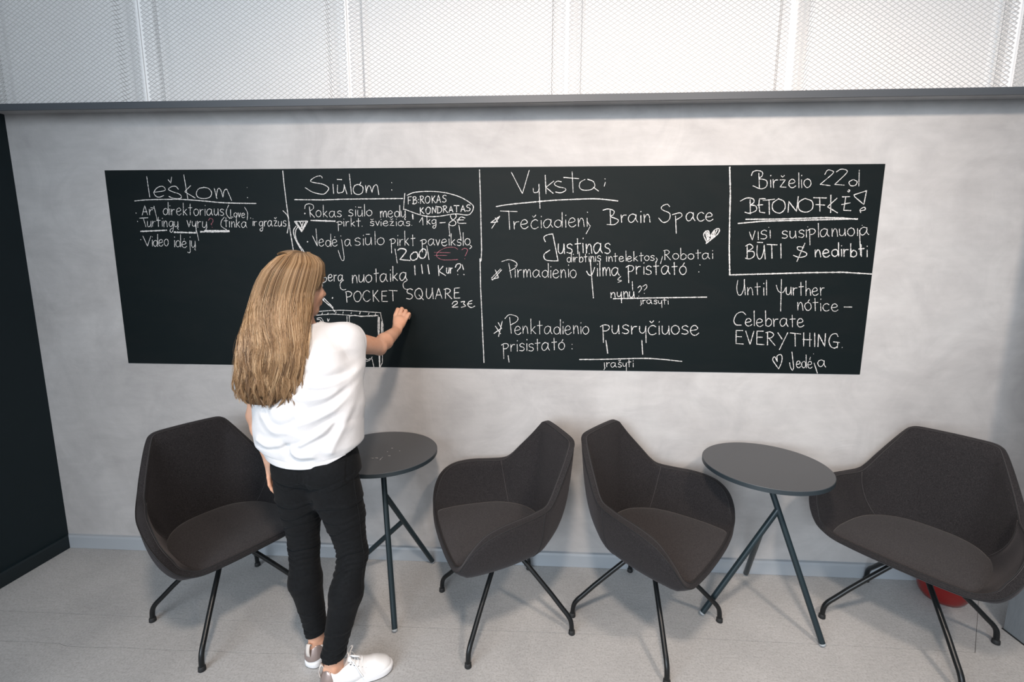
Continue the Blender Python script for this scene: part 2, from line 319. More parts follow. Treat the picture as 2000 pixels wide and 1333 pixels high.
CHALK = [
('chalk_word',1.15,0,'l220,960 224,860;c247,884 299,890 311,899 297,913 269,906 249,884 256,866 274,860 299,868;c379,898 367,912 345,911 327,898 348,886 379,876 391,863 382,853 349,854 326,863;l331,944 343,928 350,957;l415,968 424,847;l445,915 411,886 463,855;c516,906 486,900 471,878 479,858 511,852 541,860 551,882 537,901 511,907;l567,901 576,852;c573,857 582,892 591,901 600,892 608,860;c608,860 616,887 630,897 639,877 652,841;l736,905 737,904;l735,857 736,855'),
('chalk_line',1.5,0,'c142,842 202,847 295,849 403,848 510,840 616,831 777,827'),
('chalk_dot',1.3,0,'l141,783 142,781;l144,742 145,740;l150,650 151,649'),
('chalk_word',1,0,'l173,772 192,819 202,773;l180,788 200,789;l214,801 213,773;c215,787 222,798 233,799'),
('chalk_word',1,0,'l223,808 243,806;l241,816 250,749'),
('chalk_word',1,0,'c310,799 302,805 290,797 287,782 296,773 307,780 311,797;l318,835 312,774;l323,803 320,773;l325,817 326,819;l332,801 330,771;c332,787 338,798 349,799;c358,788 375,792 381,798 374,807 363,802 357,787 362,774 372,772 382,780;l397,831 392,771;l412,801 394,784;l398,787 411,771;l433,826 428,772;l422,807 442,808;c463,802 452,796 448,783 454,770 465,771 473,783 471,797 461,802;l482,800 481,771;c482,786 489,797 499,798;l509,801 506,769;l511,817 511,819;c542,797 532,802 521,796 516,783 521,771 531,773 541,789 542,798;c543,800 541,781 546,771;c557,802 555,780 560,771 568,773 575,787 577,802;l577,802 576,770;c606,796 599,801 589,797 589,789 600,784 604,776 596,769 584,772'),
('chalk_word',1,0,'c634,820 618,787 626,762 644,755;c716,809 729,782 724,747;l743,757 744,755'),
('chalk_word',1,0,'l642,797 639,762 652,761;c667,783 660,779 657,770 662,762 669,762 674,770 673,779 666,783;l680,782 684,760 692,782;c698,769 710,771 713,775 708,781 701,778 697,768 700,759 707,758 714,762'),
('chalk_word',1,0,'l157,757 202,759;l177,758 186,713'),
('chalk_word',1,0,'c197,742 195,723 199,714 207,717 214,728 216,742;l216,742 214,713;l224,743 222,715;c224,729 230,740 239,741;l258,762 253,715;l247,745 267,746;l276,742 274,715;l278,755 279,757;l284,743 282,713;c283,727 292,742 299,738 300,713;c333,737 324,742 313,735 311,721 319,715 329,723 333,739;c334,740 332,715 328,695 319,686 312,692 316,701 326,707;c341,740 339,722 343,714 351,716 357,727 359,740;l359,740 358,713;c358,713 353,706 358,701'),
('chalk_word',1,0,'l408,745 415,712 427,745;c435,740 434,723 440,716 449,721 455,739;l455,740 450,682;l463,742 462,711;c463,727 470,738 481,739;c490,740 487,719 492,710 501,713 508,725 510,739;l510,739 509,709;c509,709 504,701 509,696'),
('chalk_word',1,0,'l449,727 460,645'),
('chalk_word',0.9,1,'c521,745 531,756 544,750 543,737 533,727 537,722;l537,712 538,710'),
('chalk_word',1,0,'c607,762 589,742 586,717 612,699'),
('chalk_word',1,0,'l614,759 611,713;l604,743 623,744;l631,740 629,712;l632,753 633,755;l641,740 640,712;c641,725 649,738 656,734 657,711;l670,769 665,711;l683,739 667,723;l670,726 683,710;c716,733 707,738 696,732 692,721 697,710 706,712 715,726 716,735;c716,736 715,719 720,709'),
('chalk_word',1,0,'l754,741 752,719;l755,752 755,753;l759,740 759,718;c760,730 764,738 773,739'),
('chalk_word',1,0,'c804,736 796,740 787,734 786,722 792,717 801,723 804,738;c804,739 803,717 801,699 793,692 787,697 790,704 799,709;l812,742 811,715;c812,729 817,739 825,741;c850,740 842,744 833,738 829,727 833,716 841,719 849,733 850,741;c850,742 849,726 853,716;l863,743 878,743 861,718 878,718;l867,757 871,752 876,759;c886,740 884,723 888,716 895,718 900,729 901,740;l901,740 901,716;c925,739 920,744 912,739 912,732 921,728 924,721 918,716 908,718'),
('chalk_word',1.3,0,'c913,792 935,766 938,726 927,683'),
('chalk_line',2.2,0,'l155,691 295,697'),
('chalk_line',2.2,0,'l334,687 445,684'),
('chalk_line',2.4,0,'l475,689 626,690;l495,694 625,694'),
('chalk_word',1,0,'l164,668 182,617 207,668'),
('chalk_word',1,0,'l212,648 209,617;l214,662 214,665;c236,641 229,646 218,639 216,624 224,615 233,623 237,639;l244,677 237,616;c247,633 262,636 266,643 261,651 251,646 245,631 249,619 258,617 267,625;c288,653 278,646 274,632 280,619 289,620 296,632 295,648 287,653'),
('chalk_word',1,0,'l331,646 328,613;l333,661 333,664;c359,639 350,645 339,638 336,622 345,613 356,620 359,637;l366,676 360,613;c369,625 386,628 391,634 384,642 374,638 368,624 373,612 383,610 393,617;l383,652 384,655;l413,645 410,605;c410,605 409,591 403,583 395,587;l415,661 416,664;c421,644 419,622 423,612 432,614 438,628 440,643;l440,643 439,611;c439,611 434,602 438,597'),
('chalk_line',1.4,0,'l926,982 928,920 934,821 942,706 954,587 958,523'),
('chalk_word',1.2,0,'c1124,947 1117,957 1093,954 1066,938 1071,928 1122,919 1150,904 1152,892 1130,872 1104,872 1068,882 1035,902;l1176,917 1177,872;c1199,914 1197,879 1211,877 1227,884 1233,912;l1232,915 1244,871;l1199,940 1221,939;l1261,965 1267,870;c1317,927 1311,917 1288,912 1277,893 1283,874 1304,868 1322,878 1326,903 1308,914;l1339,911 1342,877;c1342,881 1352,907 1362,906 1371,878;c1371,881 1380,905 1393,914 1400,902 1404,867;l1470,924 1471,922;l1469,890 1470,888'),
('chalk_line',1.5,0,'l977,845 1118,843 1222,846 1524,848'),
('chalk_bubble',1.2,0,'c1545,863 1584,877 1660,881 1736,874 1811,852 1866,818 1871,798 1861,779 1841,768 1780,774 1713,764 1657,761 1606,770 1530,797;l1534,872 1525,795'),
('chalk_word',1.1,0,'l1566,857 1550,855 1550,821;l1550,839 1562,840;l1576,856 1575,822;c1572,852 1583,857 1590,850 1579,841 1575,840;c1577,840 1591,839 1592,829 1582,822 1571,823;l1601,842 1602,844;l1601,828 1601,830;l1612,858 1611,824;c1608,857 1618,860 1626,854 1621,844 1611,842;l1615,842 1630,824;c1647,859 1638,852 1635,839 1641,826 1652,828 1658,843 1654,856 1644,858;l1668,859 1669,826;l1683,860 1669,841;l1672,843 1686,826;l1691,827 1701,863 1711,828;l1695,839 1709,840;c1739,860 1731,863 1723,858 1724,850 1734,845 1738,838 1731,830 1719,832'),
('chalk_word',1.2,0,'l1609,804 1609,775;l1624,804 1610,788;l1613,789 1627,775;c1649,807 1640,801 1636,788 1643,775 1654,777 1660,792 1656,804 1647,807;l1668,777 1670,808 1685,779 1688,811;l1696,809 1695,778;c1693,809 1710,806 1716,794 1709,781 1694,778;l1725,811 1724,780;c1721,810 1732,813 1740,807 1734,799 1725,796;l1729,797 1744,780;l1751,781 1761,811 1771,782;l1754,791 1769,792;l1776,813 1802,813;l1789,813 1789,783;l1810,784 1820,814 1831,785;l1814,795 1828,795;c1856,815 1848,817 1840,813 1841,806 1852,801 1856,795 1849,788 1837,789'),
('chalk_arrow',1.5,0,'l969,739 1037,741 1003,688 969,739;l979,734 1003,696;l996,739 1012,701;l1014,736 998,701;l1027,736 1000,690;c975,716 961,696 964,661 980,625 994,600 1009,574 1025,538;c983,711 971,691 971,656 988,620 1002,600 1014,577 1030,538'),
('chalk_arrow',1.4,0,'l1091,347 1140,305 1150,287;l1097,357 1143,308;l1078,363 1096,348'),
('chalk_dot',2,0,'l1024,779 1025,777;l1029,640 1030,639'),
('chalk_word',1,0,'l1050,811 1052,761;c1026,801 1030,818 1049,825 1069,818 1069,801 1051,786 1073,759'),
('chalk_word',1,0,'c1096,793 1085,787 1081,774 1089,762 1100,763 1107,774 1105,788 1094,793;l1121,818 1119,760;l1138,789 1120,773;l1124,775 1139,760;c1176,785 1165,789 1153,783 1149,771 1155,760 1166,762 1175,777 1176,786;c1176,788 1175,770 1182,760;c1211,786 1204,790 1193,786 1194,779 1206,774 1210,767 1202,761 1190,764'),
('chalk_line',2.2,0,'l1054,744 1177,740'),
('chalk_word',1,0,'c1271,791 1262,796 1251,791 1252,784 1265,779 1270,771 1261,765 1247,767;l1284,794 1283,764;l1285,808 1285,810;c1295,793 1294,772 1299,764 1309,766 1316,779 1317,793;l1317,793 1318,763;l1298,807 1313,806;l1330,822 1329,764;c1354,794 1342,788 1338,777 1347,766 1358,767 1366,777 1363,789 1352,794'),
('chalk_word',1,0,'l1409,787 1409,758;c1410,773 1415,787 1421,784 1423,760;c1423,773 1430,787 1437,784 1439,758;c1447,773 1464,776 1468,782 1461,790 1451,786 1446,771 1451,760 1462,758 1471,765;c1503,782 1493,787 1482,781 1481,767 1491,759 1501,766 1503,781;l1507,815 1506,760;c1513,789 1513,769 1518,760 1526,762 1532,775 1533,789;l1533,789 1534,759;c1534,759 1529,751 1534,746'),
('chalk_word',1.8,0,'l1570,772 1571,750'),
('chalk_word',0.95,0,'c1185,734 1195,739 1208,737 1212,730 1204,724 1192,723;l1192,737 1192,693;l1221,739 1221,716;l1222,749 1222,751;l1232,739 1232,716;c1233,728 1238,737 1248,738;l1259,759 1258,715;l1275,737 1259,725;l1263,727 1277,715;l1296,754 1295,714;l1286,740 1306,741;l1313,715 1314,716'),
('chalk_word',0.95,0,'c1375,736 1367,739 1358,736 1358,731 1370,728 1374,722 1367,718 1354,720;l1359,749 1365,745 1371,750;l1383,740 1392,718 1402,741;l1410,737 1410,717;l1411,747 1411,749;c1421,728 1439,730 1443,735 1436,741 1425,737 1420,727 1426,718 1436,717 1446,722;l1454,739 1473,739 1454,719 1475,719;l1458,751 1464,747 1470,752;l1487,738 1487,717;l1488,748 1488,750;c1522,736 1511,740 1500,735 1496,726 1502,718 1512,719 1521,731 1522,738;c1522,739 1522,725 1528,718;c1555,735 1548,738 1538,735 1539,730 1551,727 1555,722 1547,717 1535,719;l1564,719 1565,720'),
('chalk_word',1,0,'l1603,735 1619,759 1621,720'),
('chalk_word',1,0,'l1641,768 1641,724;l1656,747 1641,733;l1645,735 1658,724;c1685,744 1676,747 1666,741 1666,731 1674,727 1683,733 1686,745;c1686,746 1686,727 1684,712 1677,705 1669,709 1672,716 1682,721'),
('chalk_word',1.4,0,'l1705,731 1732,733'),
('chalk_word',1.2,0,'c1780,774 1759,769 1764,750 1784,735 1779,720 1759,718 1751,730 1779,750 1787,764 1780,774;c1830,754 1810,759 1797,745 1797,730 1835,729;l1790,745 1823,745'),
('chalk_word',1,0,'l1057,668 1079,618 1077,703'),
('chalk_word',1,0,'c1089,634 1106,638 1111,644 1104,653 1093,648 1088,633 1093,620 1103,618 1113,626;c1146,641 1136,647 1125,640 1123,625 1133,616 1144,623 1146,640;l1151,678 1149,616;c1157,633 1175,637 1180,643 1172,651 1161,647 1156,632 1162,620 1172,618 1182,625;l1170,661 1171,664'),
('chalk_word',1,0,'c1248,647 1237,652 1225,646 1221,633 1226,620 1237,622 1247,639 1248,649;c1248,650 1247,630 1253,619'),
('chalk_word',1,0,'l1204,651 1206,646 1214,564;c1214,564 1211,548 1199,552 1185,597;l1202,668 1203,667'),
('chalk_word',1,0,'c1301,654 1290,659 1276,653 1277,644 1294,639 1300,630 1289,622 1272,625;l1317,654 1316,622;l1318,670 1318,672;c1328,659 1327,635 1334,625 1347,628 1355,643 1356,660;l1356,660 1358,625;l1332,676 1351,676;l1377,690 1376,625;c1406,660 1391,652 1387,638 1397,626 1412,627 1422,640 1418,655 1404,660'),
('chalk_word',1,0,'c1450,648 1461,654 1475,653 1479,642 1471,632 1458,630;l1458,653 1458,584;l1491,653 1491,621;l1492,669 1493,671;l1501,652 1502,621;c1503,637 1508,649 1519,651;l1528,692 1527,622;l1545,657 1528,637;l1532,640 1547,622;l1567,674 1567,620;l1558,655 1579,657'),
('chalk_word',1,0,'l1476,605 1485,535'),
('chalk_word',1,0,'c1606,644 1617,650 1631,649 1635,640 1627,631 1614,629;l1614,648 1614,590;c1671,650 1661,654 1649,648 1645,635 1651,623 1662,626 1671,642 1672,651;c1672,653 1671,634 1678,623;l1684,650 1693,621 1703,651;c1713,635 1731,639 1736,645 1728,653 1717,648 1712,634 1718,622 1729,620 1739,627;l1749,653 1750,622;l1750,668 1750,671;l1760,679 1760,622;l1778,651 1761,635;l1765,637 1780,623;c1809,647 1801,652 1791,647 1792,639 1805,635 1809,628 1801,621 1789,624;l1820,684 1820,622;c1842,656 1831,650 1828,637 1836,625 1847,626 1854,637 1851,651 1840,656'),
('chalk_word',1,0,'l1637,621 1647,553;l1749,723 1754,666;l1799,720 1810,646;c1854,623 1862,616 1852,606'),
('chalk_word',1.7,0,'c1490,598 1503,606 1526,603 1531,590 1504,558 1504,552 1551,548;c1570,588 1554,573 1556,553 1574,550 1590,565 1586,588 1570,588;c1617,606 1599,586 1601,563 1621,560 1633,581 1630,601 1617,606'),
('chalk_word',0.9,1,'c1793,603 1772,613 1731,610 1695,591 1685,571 1709,553 1751,551 1792,553;l1674,588 1754,586;l1674,573 1738,573;c1812,601 1826,608 1841,601 1834,581 1828,571;l1826,558 1827,557'),
('chalk_word',1.7,0,'l1573,522 1574,476;l1608,527 1612,484;l1640,527 1646,482'),
('chalk_word',1.4,0,'l1693,523 1695,474;l1717,520 1695,495 1729,474;c1779,515 1787,530 1805,531 1802,513 1790,500 1790,495;l1790,480 1791,478;l1813,528 1820,503;l1821,480 1822,478'),
('chalk_word',1.3,0,'c1735,512 1734,493 1738,485 1743,487 1746,499 1747,513;l1747,513 1747,485;l1753,512 1754,485;c1754,499 1757,509 1764,511'),
('chalk_word',1.2,0,'c1098,459 1116,461 1113,443 1093,433;c1204,451 1187,431 1188,407 1201,399 1215,402'),
('chalk_word',1.2,0,'c1126,459 1141,462 1146,469 1139,477 1130,472 1125,457 1130,445 1139,444 1148,451;l1156,475 1156,443;c1157,460 1162,472 1171,474;c1199,471 1190,475 1180,469 1177,456 1181,445 1190,447 1199,463 1199,472;c1200,474 1199,455 1204,446'),
('chalk_word',1.3,0,'l1252,473 1251,434;c1252,452 1262,472 1272,467 1275,435;c1286,475 1285,450 1291,439 1302,443 1309,459 1311,476;l1311,476 1311,439;c1337,476 1324,468 1320,453 1329,439 1342,441 1351,454 1348,471 1335,476;l1375,506 1374,439;l1363,481 1388,485;c1425,477 1413,482 1399,474 1394,457 1401,442 1413,445 1425,467 1426,479;c1426,481 1425,456 1432,443;l1448,481 1448,443;l1449,499 1450,502;l1462,518 1460,446;l1482,483 1462,462;l1466,465 1484,447;c1526,484 1514,489 1500,481 1495,464 1502,449 1515,453 1526,474 1526,486;c1527,488 1526,464 1533,451'),
('chalk_word',1.2,0,'c1532,448 1513,435 1513,414 1525,404 1544,406'),
('chalk_line',1.4,0,'l1903,980 1907,842 1911,596 1908,546'),
('chalk_line',1.4,0,'l1903,557 1905,420 1911,265 1920,32'),
('chalk_dot',2.2,0,'l1142,358 1143,357'),
('chalk_word',1.25,0,'l1215,388 1217,336;c1210,388 1228,392 1244,382 1236,367 1218,362;c1275,394 1259,383 1254,363 1264,341 1282,344 1293,368 1286,389 1271,393;c1338,388 1325,397 1307,386 1301,365 1312,344 1325,342 1339,352;l1355,397 1355,342;l1380,398 1356,368;l1361,370 1384,341;l1427,395 1401,393 1399,342 1428,342;l1400,370 1422,370;l1437,398 1480,396;l1457,397 1457,345'),
('chalk_word',1.25,0,'c1559,402 1546,407 1532,399 1533,386 1552,379 1558,367 1546,355 1526,358;c1592,410 1575,399 1570,378 1581,358 1600,359 1609,380 1603,403 1590,410;l1591,376 1613,352;c1631,410 1629,377 1636,359 1648,364 1658,388 1660,411;l1660,411 1664,358;l1675,357 1692,410 1709,359;l1681,376 1705,377;l1727,406 1726,359;c1720,405 1738,409 1752,400 1743,387 1727,383;l1733,384 1758,358;l1799,413 1773,411 1771,361 1801,362;l1771,388 1794,389'),
('chalk_word',1.3,0,'c1760,331 1768,343 1784,345 1785,334 1760,316 1789,317;c1805,342 1823,345 1818,333 1828,322 1807,315;c1862,350 1844,342 1841,324 1857,314 1875,322;l1837,332 1860,335'),
('chalk_sketch',1.1,0,'c1052,286 1112,292 1193,295 1274,291 1391,284;l1051,268 1138,275 1219,270 1273,267 1353,265 1377,271;c1224,264 1257,270 1288,263 1326,268 1369,271;l1085,281 1082,273;l1115,281 1112,273;l1158,287 1154,278;l1195,287 1192,278;l1238,286 1235,277;l1284,287 1280,276;l1330,283 1325,273;l1364,281 1360,270;l1389,284 1400,223 1399,175 1391,68 1389,24 1377,0;l1377,265 1372,207 1374,154 1372,68 1374,-3;l1213,264 1211,173;l1225,264 1222,173;l1233,230 1227,205;l1238,222 1227,205;l1110,250 1112,236 1120,250;c1053,252 1075,255 1087,236 1091,221;c1055,246 1071,244 1081,223;c1152,226 1168,221 1190,226 1200,224;c1292,45 1305,29 1324,37 1336,53;c1300,48 1311,37 1325,45;l1335,43 1344,-4'),
('chalk_sketch',2.2,0,'l1382,260 1376,154 1374,2;l1394,239 1391,165'),
('chalk_word',1.1,0,'l2057,968 2111,868 2143,976;c2163,893 2166,874 2184,875 2192,891;l2190,912 2197,799;l2220,953 2225,867;l2261,925 2224,897 2259,869;c2297,922 2279,925 2264,912 2283,899 2313,893 2319,882 2295,871 2271,875;l2348,967 2355,873;l2309,942 2380,936;c2410,932 2389,920 2384,899 2399,884 2436,884 2457,899 2450,922 2422,933;l2451,896 2476,878;l2504,935 2505,933;c2507,919 2502,900'),
('chalk_line',1.6,0,'c1983,808 2042,817 2135,826 2259,836 2382,841 2474,842 2569,832'),
('chalk_star',1.2,0,'l1960,734 2001,762;l1979,754 1992,735 1957,732;l2001,762 1962,705'),
('chalk_word',1,0,'l2004,787 2086,784;l2045,788 2050,699'),
('chalk_word',1,0,'l2070,737 2073,700;c2073,719 2080,733 2095,736;c2105,722 2130,727 2136,736 2124,746 2110,739 2104,720 2113,705 2127,703 2141,713;c2187,740 2175,746 2159,736 2154,719 2163,704 2178,703 2189,710;l2160,764 2168,756 2177,767;l2203,742 2205,706;l2204,759 2204,762;c2251,742 2236,748 2220,739 2215,723 2224,707 2239,711 2251,732 2251,744;c2251,747 2251,722 2261,709;c2300,738 2286,744 2271,735 2270,718 2285,709 2299,717 2301,737;l2304,780 2306,710;l2322,746 2324,708;l2322,764 2323,767;c2337,730 2361,735 2367,744 2356,754 2342,747 2336,728 2345,713 2359,711 2373,721;l2382,751 2385,712;c2385,730 2395,751 2406,745 2412,712;l2425,753 2427,713'),
('chalk_word',1,0,'c2427,735 2436,720 2441,714 2422,678;l2425,781 2427,779'),
('chalk_word',1.2,0,'l2534,789 2539,722;c2500,789 2524,795 2552,786 2550,768 2538,759 2575,743 2558,722 2521,722'),
('chalk_word',1.2,0,'l2587,767 2591,732;c2590,750 2597,764 2611,766;c2657,765 2642,771 2627,763 2622,747 2632,732 2646,736 2658,756 2658,767;c2657,769 2659,746 2668,733;l2681,764 2683,730;l2680,780 2681,783;l2696,769 2699,733;c2698,750 2708,768 2720,763 2726,733'),
('chalk_word',1.2,0,'c2815,805 2802,816 2779,806 2780,791 2817,773 2815,743 2789,731 2766,752;l2845,761 2853,680;c2829,767 2865,776 2875,761 2849,743'),
('chalk_word',1.2,0,'c2927,772 2913,778 2899,770 2895,754 2904,739 2917,742 2928,762 2927,774;c2927,776 2929,752 2938,739;c2977,772 2965,778 2951,770 2947,754 2957,739 2970,738 2980,744;c2988,755 3011,759 3016,766 3005,776 2992,770 2987,753 2996,740 3010,738 3022,746'),
('chalk_word',1.4,0,'c2261,677 2237,674 2218,662 2225,640;l2261,677 2269,640 2289,548;c2289,548 2258,548 2226,554 2220,579 2248,600'),
('chalk_word',1.4,0,'c2289,630 2289,598 2297,584 2309,588 2315,608 2316,630;l2316,630 2320,583;c2356,624 2346,630 2333,624 2335,612 2351,606 2357,594 2347,585 2331,589;l2381,655 2385,583;l2370,629 2397,632;l2408,632 2411,587;l2408,654 2409,658;l2424,629 2427,585;c2427,605 2436,628 2447,621 2453,585;c2494,627 2480,635 2465,625 2461,605 2470,586 2483,590 2494,615 2494,630;c2494,632 2495,602 2504,586;c2540,626 2530,633 2517,626 2519,614 2535,606 2541,594 2531,584 2515,588'),
('chalk_heart',1.6,0,'c3000,638 2983,671 2991,689 3006,689 3013,665 3032,695 3053,701 3048,677 2997,632;l2991,683 3003,644;l2997,686 3007,647;l3004,683 3010,653;l3022,671 3017,653;l3033,689 3023,656;l3044,695 3029,659'),
('chalk_word',1,0,'c2351,561 2343,565 2334,559 2334,548 2342,541 2350,547 2351,560;l2353,588 2354,542;l2363,567 2364,542;l2363,579 2363,581;l2369,566 2371,543;c2371,555 2375,564 2383,565;l2392,591 2394,543;c2393,555 2401,567 2410,561 2410,548 2401,541 2394,544;l2422,581 2424,543;l2415,567 2431,569;l2440,570 2441,544;l2440,582 2440,584;l2448,571 2450,545;c2449,557 2455,570 2461,567 2465,545;l2471,571 2473,545;l2471,582 2472,585;c2496,570 2490,574 2482,570 2483,563 2493,559 2497,553 2491,547 2481,549'),
('chalk_word',1,0,'l2525,570 2526,546;l2525,582 2525,584;l2535,569 2537,546;c2537,557 2543,569 2550,565 2554,546;l2566,585 2569,545;l2559,570 2577,572;c2586,557 2602,560 2605,565 2598,571 2589,567 2586,556 2591,547 2601,546 2609,552;l2617,597 2620,548;c2625,557 2640,560 2644,565 2637,571 2628,567 2624,556 2630,547 2639,546 2648,552;l2655,594 2658,548;l2672,571 2659,558;l2662,560 2676,548;l2690,588 2693,548;l2682,573 2701,575;c2719,575 2710,569 2708,560 2716,551 2725,552 2730,560 2727,571 2718,574;c2754,572 2747,575 2739,572 2740,566 2751,562 2755,556 2748,551 2737,553'),
('chalk_word',1,0,'c2764,564 2769,555 2765,544;l2794,571 2786,536'),
('chalk_word',1,0,'l2803,599 2806,554;c2797,597 2813,601 2825,592 2818,581 2804,577;l2810,578 2833,554;c2856,585 2845,580 2843,568 2852,558 2864,559 2871,569 2866,581 2854,585;l2878,610 2882,558;c2881,571 2891,584 2905,577 2905,563 2893,556 2882,559;c2929,584 2918,579 2915,568 2925,558 2936,559 2943,568 2939,580 2927,584;l2960,602 2964,559;l2951,586 2974,588;c3010,583 2998,587 2986,581 2983,570 2990,559 3002,562 3010,576 3010,584;c3010,586 3011,569 3019,560;l3031,585 3033,561;l3030,597 3030,599'),
('chalk_star',1.2,0,'l1960,462 2005,508;l1979,503 1995,465 1960,455;l2010,503 1965,452'),
('chalk_word',1,0,'l2046,535 2059,465;c2011,544 2049,553 2084,538 2081,516 2049,497'),
('chalk_word',1,0,'l2078,505 2079,466;l2078,523 2079,526;l2090,505 2092,467;c2092,487 2098,501 2110,503;l2119,504 2121,466;c2121,486 2127,504 2134,500 2137,468;c2137,486 2144,504 2152,500 2156,466;c2195,498 2183,504 2170,496 2166,482 2174,468 2186,471 2196,489 2196,500;c2196,502 2196,480 2204,468;c2238,495 2227,502 2214,493 2213,477 2225,467 2237,475 2239,494;l2241,536 2243,467;l2254,501 2255,465;l2254,518 2254,521;c2266,483 2286,488 2291,495 2281,505 2270,499 2265,481 2272,467 2284,465 2295,474;l2304,505 2306,466;c2306,484 2314,504 2324,498 2329,466;l2341,507 2343,469;l2341,526 2341,529;c2365,505 2353,497 2350,482 2360,467 2372,468 2379,482 2375,499 2363,505'),
('chalk_word',1.3,0,'c2430,498 2442,480 2457,483 2469,517;l2446,554 2467,367'),
('chalk_word',1.2,0,'l2482,513 2484,474;l2482,531 2482,534;l2493,545 2496,475;l2508,515 2511,476;c2510,496 2515,515 2522,511 2527,478;c2526,497 2533,515 2541,511 2546,477;c2581,511 2569,517 2556,509 2552,493 2560,478 2572,482 2581,501 2581,513;c2581,515 2582,492 2590,479'),
('chalk_word',1,0,'c2598,474 2583,458 2602,452 2584,444'),
('chalk_word',1.2,0,'c2621,518 2634,526 2652,524 2658,512 2649,499 2633,497;l2631,524 2637,443;l2669,524 2673,485;c2672,506 2678,520 2691,522;l2707,520 2709,484;l2706,538 2707,541;c2742,519 2732,525 2720,519 2722,508 2738,502 2744,492 2734,483 2718,487;l2763,545 2768,483;l2753,523 2779,525;c2823,520 2810,527 2796,518 2792,502 2801,486 2814,489 2824,510 2824,522;c2824,524 2825,500 2834,486;l2851,542 2856,483;l2841,521 2867,523;c2894,526 2882,517 2879,501 2890,485 2903,486 2911,501 2906,519 2892,526;l2894,530 2900,540'),
('chalk_word',1.2,0,'l2654,449 2658,406;l2974,531 2975,529;l2971,497 2972,496'),
('chalk_word',1.2,0,'l2552,395 2554,369;c2554,381 2561,394 2570,391 2574,369;c2583,397 2584,381 2591,375 2600,380 2603,397;l2603,398 2606,344;l2614,400 2617,371;c2616,384 2624,399 2632,394 2637,371;c2643,399 2643,380 2650,371 2658,374 2663,386 2663,399;l2663,399 2667,371'),
('chalk_word',1,0,'c2682,418 2693,428 2700,415 2688,396;l2688,378 2689,376;c2706,425 2721,434 2726,422 2713,406;l2715,392 2716,390'),
('chalk_line',1.6,0,'l2565,364 2708,368 3016,375'),
('chalk_word',1,0,'l2700,358 2702,341;c2702,341 2704,339 2699,332;l2709,359 2711,341;c2710,351 2714,357 2723,358;c2749,357 2740,360 2731,357 2729,349 2734,342 2743,343 2749,352 2749,358;c2749,359 2750,348 2755,341;c2779,356 2772,359 2765,356 2766,352 2776,349 2779,344 2773,340 2764,342;c2786,357 2786,347 2792,342 2799,345 2801,357;l2801,357 2804,321;l2813,370 2816,339;l2807,359 2823,359;l2832,356 2834,339;l2832,364 2832,366'),
('chalk_star',1.2,0,'l2014,247 1995,168;l1972,184 2010,211;l1979,221 2005,182;l1993,240 2011,208'),
('chalk_word',1,0,'c2027,260 2050,280 2089,270 2089,248 2057,228;l2051,267 2060,185'),
('chalk_word',1,0,'c2079,199 2100,204 2105,212 2095,222 2083,216 2077,197 2085,182 2098,180 2109,189;l2118,223 2120,185;c2120,202 2129,222 2139,216 2144,185;l2158,260 2160,184;l2180,222 2161,200;l2165,204 2184,184;l2202,250 2204,183;l2191,226 2216,228;c2257,218 2244,224 2231,216 2227,200 2234,185 2247,188 2257,208 2257,220;c2257,222 2258,198 2266,185;c2302,214 2291,221 2277,212 2276,193 2289,183 2302,192 2303,212;l2306,258 2308,184;l2320,224 2321,185;l2320,242 2320,246;c2331,203 2352,208 2357,216 2347,227 2335,220 2330,201 2338,185 2350,183 2362,193;l2372,228 2375,187;c2374,206 2383,227 2393,221 2398,187;l2409,223 2411,186;l2409,240 2409,244;c2434,225 2422,217 2419,201 2429,186 2441,188 2449,202 2444,219 2432,225'),
('chalk_word',1.3,0,'c2506,224 2522,233 2544,231 2551,218 2539,204 2520,202;l2518,231 2524,144;c2564,232 2565,203 2574,190 2588,194 2595,212 2596,232;l2596,232 2600,190;c2646,228 2633,235 2618,228 2621,217 2640,210 2647,199 2635,190 2616,194;l2659,229 2663,188;c2663,209 2670,224 2686,227;c2700,228 2701,204 2713,193 2726,202 2730,228;l2730,229 2735,146;c2779,226 2765,233 2748,224 2743,205 2754,188 2770,187 2782,194;l2748,254 2758,245 2767,256;l2795,230 2798,188;l2794,249 2795,253;c2810,231 2812,202 2821,190 2834,193 2842,211 2842,231;l2842,231 2847,189;c2874,235 2859,226 2856,208 2869,191 2885,193 2895,208 2888,228 2872,235;c2936,227 2924,234 2909,227 2911,217 2931,210 2938,199 2926,191 2907,194;c2950,209 2977,214 2983,223 2970,235 2954,228 2949,207 2960,189 2976,186 2990,197'),
('chalk_word',1.6,0,'l2536,155 2547,90;l2714,157 2721,86'),
('chalk_word',1.1,0,'c2010,124 2023,132 2040,131 2045,119 2035,107 2021,105;l2019,130 2022,54;l2057,129 2059,93;c2059,112 2066,126 2078,128;l2090,129 2091,93;l2090,146 2091,149;c2126,129 2116,135 2105,129 2106,119 2121,114 2126,104 2117,96 2102,98;l2139,134 2140,96;l2139,152 2140,155;c2172,129 2163,134 2151,128 2153,118 2168,113 2173,104 2164,96 2149,98;l2192,157 2194,97;l2181,135 2206,138;c2246,134 2233,140 2219,131 2215,115 2223,100 2236,104 2246,124 2246,136;c2246,138 2247,114 2255,101;l2276,163 2279,103;l2265,141 2290,144;c2315,143 2303,135 2300,119 2310,105 2322,107 2330,120 2326,137 2313,143;l2315,146 2321,156'),
('chalk_word',1.2,0,'l2044,70 2049,36;l2367,133 2368,132;l2367,111 2369,109'),
('chalk_line',1.5,0,'c2407,55 2531,58 2722,66 2818,62 2916,53'),
